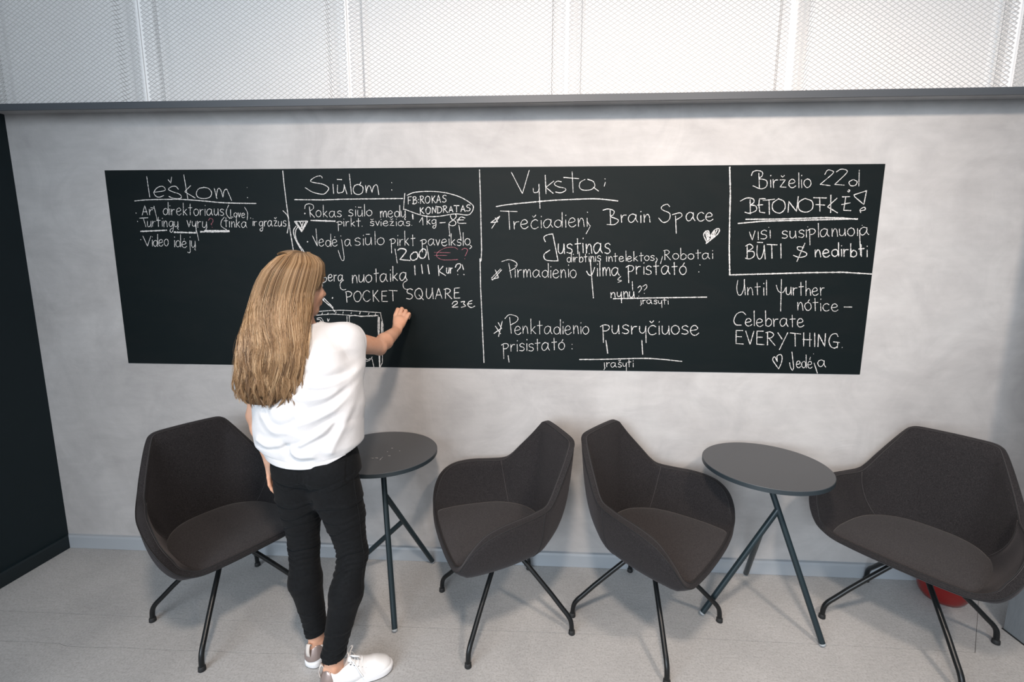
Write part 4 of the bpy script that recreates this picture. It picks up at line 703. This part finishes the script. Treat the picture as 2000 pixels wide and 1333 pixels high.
b.cone(H(-.020, .096, -.0685), H(.020, .096, -.0685), .0026, .0026, .002, 's')
for sx in (-1, 1):
    b.ell(H(sx*.074, -.008, -.012), (.008, .017, .030), HQ, .006); b.ell(H(sx*.080, -.004, -.010), (.006, .009, .018), HQ, .004, 's')
# right arm
mid = (elR+wrR)/2
b.cone(shR, elR, .046, .0355, .012); b.cone(elR, elR+(wrR-elR)*.32, .0355, .0368, .010); b.cone(elR+(wrR-elR)*.32, wrR, .0368, .0240, .010)
b.ell(elR+np.array([.004, .010, -.020]), (.019, .020, .019), None, .012)
# right hand, back of the hand towards the camera, fingers curled to the board
mcp = [np.array(v) for v in ((1.990, -.098, 1.367), (2.010, -.094, 1.372), (2.030, -.092, 1.367), (2.046, -.094, 1.357))]
pip = [np.array(v) for v in ((1.992, -.062, 1.396), (2.0125, -.060, 1.399), (2.0325, -.060, 1.389), (2.050, -.064, 1.375))]
dip = [np.array(v) for v in ((1.997, -.037, 1.388), (2.014, -.036, 1.390), (2.031, -.037, 1.380), (2.046, -.041, 1.365))]
tip = [np.array(v) for v in ((2.003, -.020, 1.371), (2.013, -.020, 1.368), (2.026, -.025, 1.360), (2.039, -.033, 1.349))]
for q in mcp: b.cone(wrR+(q-wrR)*.12, q-(q-wrR)*.14, .0160, .0112, .012)
b.ell((wrR+(mcp[1]+mcp[2])/2)/2+np.array([0, .006, 0]), (.025, .012, .032), None, .015)
for m_, p_, d_, t_, rr in zip(mcp, pip, dip, tip, (.0088, .0092, .0088, .0078)):
    b.chain([m_, p_, d_, t_], [rr*1.16, rr*1.05, rr*.94, rr*.84], .0025)
b.chain([wrR+np.array([-.012, .018, .012]), (1.990, -.090, 1.335), (1.992, -.056, 1.348), (2.000, -.026, 1.358)], [.014, .0125, .0098, .0085], .007)
# left arm and hand hanging by the thigh
b.cone(shL, elL, .044, .0335, .012); b.cone(elL, elL+(wrL-elL)*.3, .0335, .0340, .010); b.cone(elL+(wrL-elL)*.3, wrL, .0340, .0235, .010)
hb = wrL+np.array([.002, .010, -.050]); b.cone(wrL, hb, .0225, .018, .01); b.ell((wrL+hb)/2+np.array([.002, .004, -.014]), (.014, .034, .038), None, .015)
for k, (dy, ln, rr) in enumerate(((-.032, .060, .0072), (-.012, .074, .0080), (.009, .078, .0083), (.029, .070, .0082))):
    m_ = wrL+np.array([.005, dy*.85, -.062]); p_ = m_+np.array([.003, dy*.12, -ln*.45]); d_ = p_+np.array([.007, .002, -ln*.32]); t_ = d_+np.array([.010, .002, -ln*.26])
    b.cone(wrL+np.array([0, dy*.3, -.015]), m_, .0135, rr*1.15, .01); b.chain([m_, p_, d_, t_], [rr*1.12, rr, rr*.95, rr*.8], .003)
b.chain([wrL+np.array([.004, .02, -.012]), wrL+np.array([.012, .045, -.045]), wrL+np.array([.018, .050, -.072]), wrL+np.array([.020, .048, -.092])], [.013, .011, .0095, .008], .006)
# legs inside the jeans, ankles and feet inside the shoes
b.loft([.78, .86, .95], [1.862, 1.860, 1.855], [-.70, -.70, -.69], [.10, .11, .12], [.05, .06, .07], .01)
for hp, kn, an in ((hipL, knL, anL), (hipR, knR, anR)):
    b.cone(hp+np.array([0, 0, -.05]), kn, .052, .040, .01); b.cone(kn, an+np.array([0, 0, .03]), .042, .029, .02); b.cone(an+np.array([0, 0, .03]), an+np.array([0, 0, -.045]), .030, .032, .02)
for an, az in ((anL, R(12)), (anR, R(64))):
    d = np.array([math.sin(az), math.cos(az), 0]); s_ = np.array([d[1], -d[0], 0])
    b.cone(an-d*.022+np.array([0, 0, -.055]), an-d*.030+np.array([0, 0, -.008]), .020, .013, .02)
    for q in (-1, 1): b.ell(an+s_*q*.024+np.array([0, 0, -.004]), (.010, .012, .013), None, .01)
    b.cone(an+np.array([0, 0, -.055]), an+d*.13+np.array([0, 0, -.075]), .022, .012, .02)
V, F = b.mesh(); V = relax(V, F, 2, .4)
bd = quads('body', V, F, M['skin'], None); inp(bd)
for sx in (-1, 1):
    bm = bmesh.new(); bmesh.ops.create_uvsphere(bm, u_segments=16, v_segments=12, radius=.0108); e = from_bm('eye', bm, M['eyewhite'], None, True); e.location = H(sx*.030, .0705, -.001); inp(e)
    bm = bmesh.new(); bmesh.ops.create_uvsphere(bm, u_segments=12, v_segments=8, radius=.0058); i_ = from_bm('iris', bm, M['iris'], e, True); i_.location = Vector(fwd*.0072)

# jeans
j = Field((1.60, -.90, .08), (2.12, -.52, .99), .0036)
j.loft([.84, .87, .90, .93, .97], [1.864, 1.863, 1.860, 1.856, 1.850], [-.698, -.698, -.695, -.69, -.685], [.159, .158, .154, .148, .140], [.112, .112, .108, .102, .098], .03, 2.2)
j.cone((1.803, -.722, .868), (1.790, -.70, .74), .086, .082, .035); j.cone((1.915, -.724, .868), (1.940, -.705, .74), .089, .086, .035)
for (hp, kn, an, sgn) in ((hipL, knL, anL, -1), (hipR, knR, anR, 1)):
    top = hp+np.array([.0, 0, -.08]); md = hp+(kn-hp)*.55
    j.cone(top, md, .088, .073, .02); j.cone(md, kn, .073, .0545, .02)
    cf = kn+(an-kn)*.33+np.array([.004*sgn, -.018, 0]); j.cone(kn, cf, .0535, .0605, .02); j.cone(cf, an+np.array([0, 0, .055]), .0605, .042, .02); j.cone(an+np.array([0, 0, .055]), an+np.array([0, 0, .035]), .042, .044, .01)
V, F = j.mesh(); V = relax(V, F, 3, .45); Nn = normals(V, F)
disp = np.zeros(len(V)); isR = V[:, 0] > 1.872
for (hp, kn, an, side) in ((hipL, knL, anL, False), (hipR, knR, anR, True)):
    m_ = (isR == side); z = V[:, 2]; back = np.clip(-(Nn[:, 1])*.8+.55, 0, 1)
    sx = (V[:, 0]-kn[0])
    wob = .012*np.sin(sx*38+1.3*side)+.25*sx*(1 if side else -1)
    kz = z-kn[2]-wob
    env = np.exp(-(kz/.062)**2)
    disp += m_*env*back*(.0031*np.sin(kz*2*math.pi/.0205)+.0018*np.sin(kz*2*math.pi/.033+2))
    for zz, am, wd in ((.735, .0035, .0065), (.68, .0028, .006), (.635, .003, .006), (.60, .0022, .005), (.24, .0018, .006), (.205, .002, .006), (.165, .0030, .007), (.140, .002, .005), (.36, .0010, .008)):
        sl = (z-zz-.16*sx*(1 if side else 1)-.01*np.sin(sx*30+zz*90)); disp += m_*am*(np.exp(-(sl/wd)**2)-.8*np.exp(-((sl+wd*1.7)/wd)**2))*(.45+.55*back)
    # gathered hem
    hz = an[2]+.045; disp += m_*(.0022*np.exp(-((z-hz-.008)/.006)**2)-.0015*np.exp(-((z-hz-.019)/.003)**2))
# seat folds beneath the buttocks and the centre seam
zz = .795+.35*np.abs(V[:, 0]-1.865); disp += -.0045*np.exp(-((V[:, 2]-zz)/.007)**2)*np.clip(-Nn[:, 1], 0, 1)
disp += -.0035*np.exp(-((V[:, 0]-1.862)/.004)**2)*(V[:, 2] > .80)*np.clip(-Nn[:, 1], 0, 1)
for yk in (0,):
    yz = .925-.14*np.abs(V[:, 0]-1.85); disp += -.0018*np.exp(-((V[:, 2]-yz)/.0025)**2)*(Nn[:, 1] < -.2)
def pocket(cx, cz):
    u = np.abs(V[:, 0]-cx)/.060; t = V[:, 2]-cz; ins_ = np.maximum(u, np.where(t > 0, t/.055, -t/(.075-.022*u)))
    return (ins_ < 1)*.0018*(Nn[:, 1] < -.1)*(1+.0*t), np.exp(-((ins_-1)/.035)**2)*.0012*(Nn[:, 1] < -.1)
for cx in (1.790, 1.942):
    p0, p1 = pocket(cx, .872); disp += p0-p1
V = V+Nn*disp[:, None]
# open cuffs: everything under the hem plane is pulled up to it, then the flat cap is dropped
hemv = np.where(V[:, 0] > 1.872, anR[2]+.034+.12*(V[:, 0]-anR[0]), anL[2]+.034+.25*(V[:, 0]-anL[0])); low = V[:, 2] < hemv
V[low, 2] = hemv[low]; F = F[~low[F].all(1)]
jn = quads('jeans', V, F, M['denim'], None); inp(jn)
md_ = jn.modifiers.new('thick', 'SOLIDIFY'); md_.thickness = .0022; md_.offset = -1
# outer leg seams of the jeans
for (hp, kn, an, sx) in ((hipL, knL, anL, -1.3), (hipR, knR, anR, 1.15)):
    P = []
    for t in np.linspace(0, 1, 26):
        c_ = (hp+(kn-hp)*min(1, t*2)) if t < .5 else (kn+(an+np.array([0, 0, .05])-kn)*(t*2-1))
        r_ = np.interp(t, [0, .2, .5, .66, 1], [.092, .084, .056, .060, .042]); ang = R(-90)+sx; tgt = c_+np.array([math.cos(ang), math.sin(ang), 0])*r_*1.02
        i_ = np.argmin(((V-tgt)**2).sum(1)); P.append(V[i_]+Nn[i_]*.0012)
    P = np.array(P); P[1:-1] = (P[:-2]+P[1:-1]*2+P[2:])/4; inp(tube('side_seam', cat(P, 3), .0008, M['seam'], None, 5), jn)

# t-shirt
s = Field((1.54, -.90, .86), (2.12, -.42, 1.44), .0036)
s.loft([.875, .925, .955, 1.02, 1.10, 1.18, 1.25, 1.30, 1.34, 1.365, 1.385], [1.856, 1.850, 1.841, 1.838, 1.836, 1.828, 1.822, 1.82, 1.819, 1.818, 1.818], [-.692, -.692, -.69, -.688, -.685, -.68, -.675, -.668, -.662, -.657, -.652],
       [.164, .172, .194, .198, .198, .190, .176, .165, .125, .085, .050], [.128, .130, .136, .138, .134, .128, .122, .112, .092, .072, .045], .03, 2.25)
s.cone((1.845, -.655, 1.335), (1.950, -.602, 1.322), .055, .062, .05); s.cone((1.79, -.66, 1.335), (1.685, -.668, 1.310), .055, .058, .05)
s.cone((1.930, -.612, 1.305), shR+(elR-shR)*.32+np.array([0, 0, -.004]), .066, .054, .035); s.cone(shR+(elR-shR)*.02, (1.980, -.61, 1.235), .055, .045, .05)
s.cone((1.690, -.668, 1.305), shL+(elL-shL)*.48, .060, .056, .035); s.cone((1.66, -.67, 1.22), (1.70, -.675, 1.15), .05, .04, .05)
s.cone((1.975, -.655, 1.20), (1.975, -.665, 1.10), .042, .045, .05)
s.cone((1.725, -.70, 1.00), (1.722, -.67, .985), .055, .050, .05)
V, F = s.mesh(); V = relax(V, F, 4, .5); Nn = normals(V, F)
FOLDS = [(1, [(2.026, 1.225), (2.001, 1.199), (1.946, 1.184), (1.902, 1.188)]), (1, [(2.026, 1.218), (2.011, 1.19), (1.966, 1.153), (1.896, 1.145), (1.856, 1.151)]), (-1, [(1.999, 1.157), (1.957, 1.127), (1.905, 1.111)]), (1, [(2.033, 1.18), (1.989, 1.113), (1.94, 1.082), (1.872, 1.058)]), (-1, [(1.968, 1.068), (1.911, 1.029), (1.868, 0.994), (1.818, 0.982)]), (-1, [(1.98, 1.046), (1.958, 1.015), (1.908, 0.992), (1.858, 0.966)]), (1, [(1.971, 1.053), (1.929, 1.018), (1.871, 0.983)]), (1, [(2.035, 1.223), (2.028, 1.125), (2.003, 1.039), (1.966, 0.955)]), (-1, [(2.045, 1.216), (2.043, 1.136), (2.023, 1.054)]), (1, [(2.052, 1.209), (2.069, 1.144), (2.081, 1.085)]), (1, [(1.703, 0.99), (1.739, 0.972), (1.784, 0.977), (1.823, 0.989)]), (-1, [(1.709, 0.967), (1.746, 0.962), (1.791, 0.97), (1.822, 0.978)]), (-1, [(1.822, 0.978), (1.834, 0.94), (1.863, 0.924), (1.904, 0.927)]), (1, [(1.836, 0.971), (1.857, 0.941), (1.905, 0.938)]), (-1, [(1.742, 1.108), (1.761, 1.063), (1.805, 1.049), (1.85, 1.069)]), (1, [(1.736, 1.078), (1.774, 1.034), (1.826, 1.031)]), (-1, [(1.894, 1.232), (1.948, 1.215), (2.013, 1.227)])]
bk = np.clip(-Nn[:, 1]*1.3, 0, 1); disp = np.zeros(len(V)); XZ = V[:, [0, 2]]
for sg, ln in FOLDS:
    d = seg_dist(XZ, cat(np.array(ln), 4)); disp += bk*sg*(.0032*np.exp(-(d/.0085)**2)+.0030*np.exp(-(d/.018)**2)); disp -= bk*sg*.0016*np.exp(-((d-.026)/.014)**2)
# soft large undulation and sleeve creases
disp += .0030*bk*np.sin((V[:, 0]*.8+V[:, 2])*28)*np.clip((1.2-V[:, 2])*4, 0, 1)
ax = (elR-shR)/np.linalg.norm(elR-shR); ta = (V-shR)@ax; rad = np.linalg.norm((V-shR)-ta[:, None]*ax, axis=1); onR = (ta > .02) & (rad < .10) & (V[:, 2] > 1.2)
disp += onR*.0028*np.sin((ta+.35*(V[:, 2]-1.3))*2*math.pi/.034)*np.clip(Nn[:, 2]*.6+.5, 0, 1)
# turned hem line
hz = .885+.020*np.abs(V[:, 0]-1.87)/.1*.9
disp += -.0016*np.exp(-((V[:, 2]-hz-.022)/.0022)**2)
V = V+Nn*disp[:, None]
def hemf(v): return .892+1.9*np.clip(v[:, 0]-1.86, 0, 1)**2+.9*np.clip(1.86-v[:, 0], 0, 1)**2+.12*np.clip(v[:, 1]+.70, 0, 1)
ta = (V-shR)@ax; rad = np.linalg.norm((V-shR)-ta[:, None]*ax, axis=1); TR_ = .036; cR = (ta > TR_) & (rad < .13) & (V[:, 2] > 1.18); V[cR] -= (ta[cR]-TR_)[:, None]*ax
axl = (elL-shL)/np.linalg.norm(elL-shL); tl = (V-shL)@axl; rl = np.linalg.norm((V-shL)-tl[:, None]*axl, axis=1); TL_ = .125; cL = (tl > TL_) & (rl < .0622) & (V[:, 0] < 1.70); 
hz_ = hemf(V); cH = V[:, 2] < hz_; V[cH, 2] = hz_[cH]
cen = V[F].mean(1); ns = np.linalg.norm(cen[:, :2]-np.array([1.818, -.650]), axis=1)
F = F[~(cH[F].all(1) | cR[F].all(1) | cL[F].all(1) | ((cen[:, 2] > 1.366) & (ns < .062)))]
sh_ = quads('t_shirt', V, F, M['shirt'], None); inp(sh_); md_ = sh_.modifiers.new('thick', 'SOLIDIFY'); md_.thickness = .0016; md_.offset = -1

# hair: an underlayer and some thousand single strands over it
HZ = [1.08, 1.12, 1.16, 1.20, 1.25, 1.30, 1.35, 1.40, 1.45, 1.50, 1.54, 1.58, 1.61, 1.635, 1.648]
HX = [1.752, 1.754, 1.756, 1.758, 1.762, 1.766, 1.768, 1.768, 1.766, 1.764, 1.772, 1.784, 1.796, 1.80, 1.802]
HY = [-.780, -.782, -.782, -.782, -.778, -.772, -.755, -.725, -.685, -.650, -.635, -.625, -.62, -.618, -.617]
HA = [.088, .104, .112, .116, .119, .120, .117, .110, .106, .102, .100, .094, .083, .062, .035]
HB = [.030, .038, .042, .045, .050, .055, .065, .085, .105, .118, .122, .117, .100, .074, .040]
hf = Field((1.58, -.88, 1.08), (1.93, -.48, 1.68), .005)
hf.loft(HZ[1:], np.array(HX[1:]), HY[1:], np.array(HA[1:])*.90, np.array(HB[1:])*.88, .02)
hf.ell(H(0, -.012, .030), (.080, .100, .084), HQ, .02)
# clear the face and the front below it
hf.ell(H(0, .105, -.055), (.066, .080, .092), HQ, .006, 's'); hf.cone((1.83, -.55, 1.38), (1.83, -.55, 1.2), .06, .06, .01, 's')
V, F = hf.mesh(); V = relax(V, F, 3, .5)
hb_ = quads('hair', V, F, M['hairbase'], None); inp(hb_)
def hsec(z): return [np.interp(z, HZ, q) for q in (HX, HY, HA, HB)]
part = H(-.005, -.02, .108)
def strands(nlock, per, seed, r0=.00078):
    """locks of hair: each lock runs from the parting over the head and down the back, its strands drawing together towards the tip"""
    rg = np.random.default_rng(seed); VV = []; FF = []; CC = []; sides = 3; npt = 24; ss = np.linspace(0, 1, npt); ang0 = math.pi/2*.92; zc = 1.535+(1.652-1.535)*math.cos(ang0)
    for li in range(nlock):
        fringe = li < nlock*.2
        th0 = rg.uniform(6, 206) if not fringe else 0
        lean = rg.normal(0, 9); amp = rg.uniform(.003, .013); wl = rg.uniform(.15, .27); ph = rg.uniform(0, 6.28); rl = rg.normal(1.0, .045); curl = rg.normal(0, 1); lc = np.clip(rg.normal(.5, .24), .05, .97)
        tz0 = 1.125+rg.uniform(-.02, .035)+.028*abs((th0-95)/95)**2; big = rg.uniform(.7, 1.5)
        temple = (not fringe) and li % 12 == 0
        if temple: th0 = rg.uniform(-32, 6); tz0 = rg.uniform(1.50, 1.53); lean = 0; amp = .002
        elif th0 < 22: tz0 = rg.uniform(1.17, 1.30)
        for si in range(per):
            g1, g2, g3 = rg.normal(0, 1, 3); P = []; wa = abs(rg.normal(0, .0016)); w1 = rg.uniform(0, 6.28); tz = tz0+abs(g3)*.016; stray = rg.random() < .035
            if stray: wa += .010; g1 *= 2.2; g2 = abs(g2)*2.4
            if fringe:
                x0 = -.073+.147*(li+.5)/(nlock*.2)+rg.normal(0, .005); e = R(86+rg.normal(0, 2.5)); sc = rg.uniform(1.04, 1.10)
                for a_ in np.linspace(-.55, e, npt):
                    xx = x0*(.35+.65*math.sin(max(a_, 0)))+.005*math.sin(a_*2+ph); f_ = math.sqrt(max(.15, 1-(xx/.088)**2)); P.append(H(xx*1.06, -.012+.099*sc*f_*math.sin(a_), .030+.084*sc*f_*math.cos(a_)))
                P = np.array(P)
            else:
                for s_ in ss:
                    s_a = .22 if not temple else .6; z = 1.535+(1.652-1.535)*math.cos(s_/s_a*ang0) if s_ < s_a else zc+(min(tz, zc-.005)-zc)*(s_-s_a)/(1-s_a)
                    k = min(1, max(0, (1.50-z)/.30)); cx, cy, a_, b_ = hsec(max(z, 1.083))
                    m_ = min(1, max(0, (1.45-z)/.12)); low = 5+(th0-6)*.85
                    th = th0*(1-m_)+low*m_+lean*k+g1*(5.2*(1-k)+2.6*k*(1-.62*k))*big
                    th = min(max(th, 1.0), 205-24*m_) if not temple else th0+g1*4
                    tip = max(0, (1.24-z)/.12); rr = 1+(rl-1)*k+g2*(.022*(1-k)+.020*k*(1-.5*k)); side = amp*k*(1+1.3*tip)*math.sin(ph+(1.5-z)*2*math.pi/wl)
                    out = .005*k*math.cos(ph*1.3+(1.5-z)*2*math.pi/wl)+.010*tip*tip*curl*.5
                    P.append((cx+rr*a_*math.cos(R(th))+side+wa*k*math.sin(w1+z*19)-.010*tip*tip*abs(curl)*(1 if th < 90 else -.6), cy-rr*b_*math.sin(R(th))-abs(out), z))
                P = np.array(P); P[0] = part+(P[0]-part)*.35
            rad = r0*rg.uniform(.7, 1.3)*np.interp(np.linspace(0, 1, len(P)), [0, .15, .8, 1], [.8, 1, .9, .25])*(.5 if stray else 1)
            V_, F_ = tube_data(P, rad, sides, False); k0 = len(VV); VV += V_; FF += [tuple(k0+q for q in f) for f in F_]
            tt = np.repeat(np.linspace(0, 1, len(P)), sides); c_ = np.clip(lc+rg.normal(0, .17), 0, 1)
            CC += list(np.clip(c_*.86+.13*np.sin(tt*2.6+.6)-.02, 0, 1))
    me = bpy.data.meshes.new('hair_strands'); me.from_pydata([tuple(v) for v in VV], [], FF); me.update()
    at = me.attributes.new('strand', 'FLOAT', 'POINT'); at.data.foreach_set('value', CC)
    o = link('hair_strands', me, M['hair']); inp(o, hb_); o.matrix_parent_inverse = Matrix(); o['kind'] = 'stuff'; return o
strands(190, 32, 11)

# sneakers
def shoe(an, az, name='sneaker'):
    """local frame: x towards the toe, heel at 0"""
    d = np.array([math.sin(az), math.cos(az), 0]); org = an-d*.052; org[2] = 0
    rt = empty(name, (0, 0, 0), '', ''); del rt['label']; del rt['category']
    f = Field((-.02, -.07, .0), (.28, .07, .13), .0026)
    f.cone((.036, 0, .034), (.042, 0, .072), .033, .030, .02); f.cone((.045, 0, .045), (.12, .002, .045), .036, .037, .03); f.cone((.12, .002, .047), (.185, .004, .034), .036, .034, .03)
    f.ell((.205, .003, .030), (.055, .043, .030), None, .025); f.cone((.10, 0, .078), (.165, .002, .052), .020, .018, .02)
    f.put(lambda X, Y, Z: Z-.014, (-.02, -.07, -.02), (.28, .07, .014), .004, 's')
    f.cone((.052, 0, .092), (.052, 0, .14), .030, .040, .006, 's'); f.cone((.052, 0, .085), (.095, 0, .105), .024, .022, .006, 's')
    V, F = f.mesh(); V = relax(V, F, 2, .5); Nn = normals(V, F); cen = V[F].mean(1); nf = Nn[F].mean(1)
    heel = (cen[:, 0] < .040-.25*(cen[:, 2]-.07)) & (cen[:, 2] > .034+.35*cen[:, 0]) & ((cen[:, 0]-.052)**2+cen[:, 1]**2 > .0255**2)
    # the edge between heel counter and upper is drawn smooth
    eh = {}
    for f_ in F[heel]:
        for a_, b_ in zip(f_, np.roll(f_, -1)): k_ = (min(a_, b_), max(a_, b_)); eh[k_] = eh.get(k_, 0)+1
    nb = {}
    for (a_, b_), c_ in eh.items():
        if c_ == 1: nb.setdefault(a_, []).append(b_); nb.setdefault(b_, []).append(a_)
    for _ in range(14):
        new = {k_: V[k_]*.4+.6*np.mean([V[q] for q in v_], axis=0) for k_, v_ in nb.items()}
        for k_, p_ in new.items(): V[k_] = p_
    up = quads('upper', V, F[~heel], M['shoewhite'], rt)
    V2 = V+Nn*.0012; quads('heel_counter', V2, F[heel], M['rose'], rt)
    # collar lining edge
    # sole
    out = cat([(-.001, 0), (.006, .026), (.03, .036), (.07, .036), (.11, .037), (.155, .043), (.2, .047), (.235, .041), (.260, .022), (.268, 0), (.260, -.024), (.235, -.038), (.2, -.041), (.155, -.038), (.11, -.033), (.07, -.034), (.03, -.036), (.006, -.026)], 4, True)
    n = len(out); rows = []; c2 = out.mean(0)
    for z, sc in ((.001, .955), (.004, .975), (.006, .985), (.022, 1.0), (.027, .992), (.0285, .96), (.0285, .90)): rows.append(np.column_stack([c2+(out-c2)*sc, np.full(n, z)+.004*np.clip((out[:, 0]-.2)/.06, 0, 1)*(1 if z < .02 else .5)]))
    so = loftmesh('sole', rows, M['sole'], rt, True, np.array([[.13, 0, .028]]))
    rows = [np.column_stack([c2+(out-c2)*sc, np.full(n, z)+.004*np.clip((out[:, 0]-.2)/.06, 0, 1)]) for z, sc in ((.0, .90), (.0, .962), (.0035, .978), (.0035, .90))]
    loftmesh('outsole', rows, M['solebottom'], rt, True, np.array([[.13, 0, .003]]))
    # heel tab
    P = np.array([(-.001, 0, .058), (-.004, 0, .080), (-.001, 0, .100), (.004, 0, .108), (.010, 0, .104), (.013, 0, .094)]); P = cat(P, 4); hw = .0085; Vt = []; 
    for p in P: Vt += [p+np.array([0, hw, 0]), p-np.array([0, hw, 0])]
    Ft = [(2*i, 2*i+1, 2*i+3, 2*i+2) for i in range(len(P)-1)]; tb = mesh_np('heel_tab', Vt, Ft, M['tab'], rt); mm = tb.modifiers.new('t', 'SOLIDIFY'); mm.thickness = .0022; mm.offset = 0
    # tongue, laces and bow
    tv = []; 
    for t in np.linspace(0, 1, 8):
        x = .098+.062*t; z = .101-.036*t-.006*t*t
        for y in (-.018, 0, .018): tv.append((x-.012*(y == 0)*0, y, z+(.004 if y == 0 else 0)))
    tg = mesh_np('tongue', tv, [(3*i+k, 3*i+k+1, 3*i+k+4, 3*i+k+3) for i in range(7) for k in (0, 1)], M['shoewhite'], rt); mm = tg.modifiers.new('t', 'SOLIDIFY'); mm.thickness = .004
    def lace(P, r=.0024): tube('lace', cat(P, 5), r, M['lace'], rt, 7)
    for k in range(5):
        x = .110+.0135*k; z = .1045-.0080*k; sg = 1 if k % 2 else -1
        lace([(x-.002, -.025, z-.012), (x, -.014, z), (x+.003*sg, 0, z+.004), (x, .014, z), (x-.002, .025, z-.010)])
        for y in (-.026, .026): lathe('eyelet', [(.0015, 0), (.0032, 0), (.0032, .001), (.0015, .001)], M['rubber'], rt, 10, (x-.002, y, z-.0125))
    lace([(.104, 0, .106), (.100, .014, .118), (.108, .032, .120), (.120, .040, .112), (.112, .028, .106), (.104, .008, .105)]); lace([(.104, 0, .106), (.112, -.014, .120), (.128, -.026, .122), (.142, -.024, .114), (.130, -.012, .108), (.108, -.002, .105)])
    lace([(.104, 0, .106), (.112, -.020, .104), (.128, -.040, .088), (.140, -.047, .064), (.150, -.050, .045)]); lace([(.104, 0, .106), (.110, .022, .104), (.120, .038, .084), (.126, .044, .060)])
    rt.matrix_world = Matrix(((d[0], -d[1], 0, org[0]), (d[1], d[0], 0, org[1]), (0, 0, 1, 0), (0, 0, 0, 1)))
    mw = rt.matrix_world.copy(); rt.parent = person; rt.matrix_parent_inverse = Matrix.Translation(-person.location); rt.matrix_basis = mw
    return rt
shoe(anL, R(12)); shoe(anR, R(64))
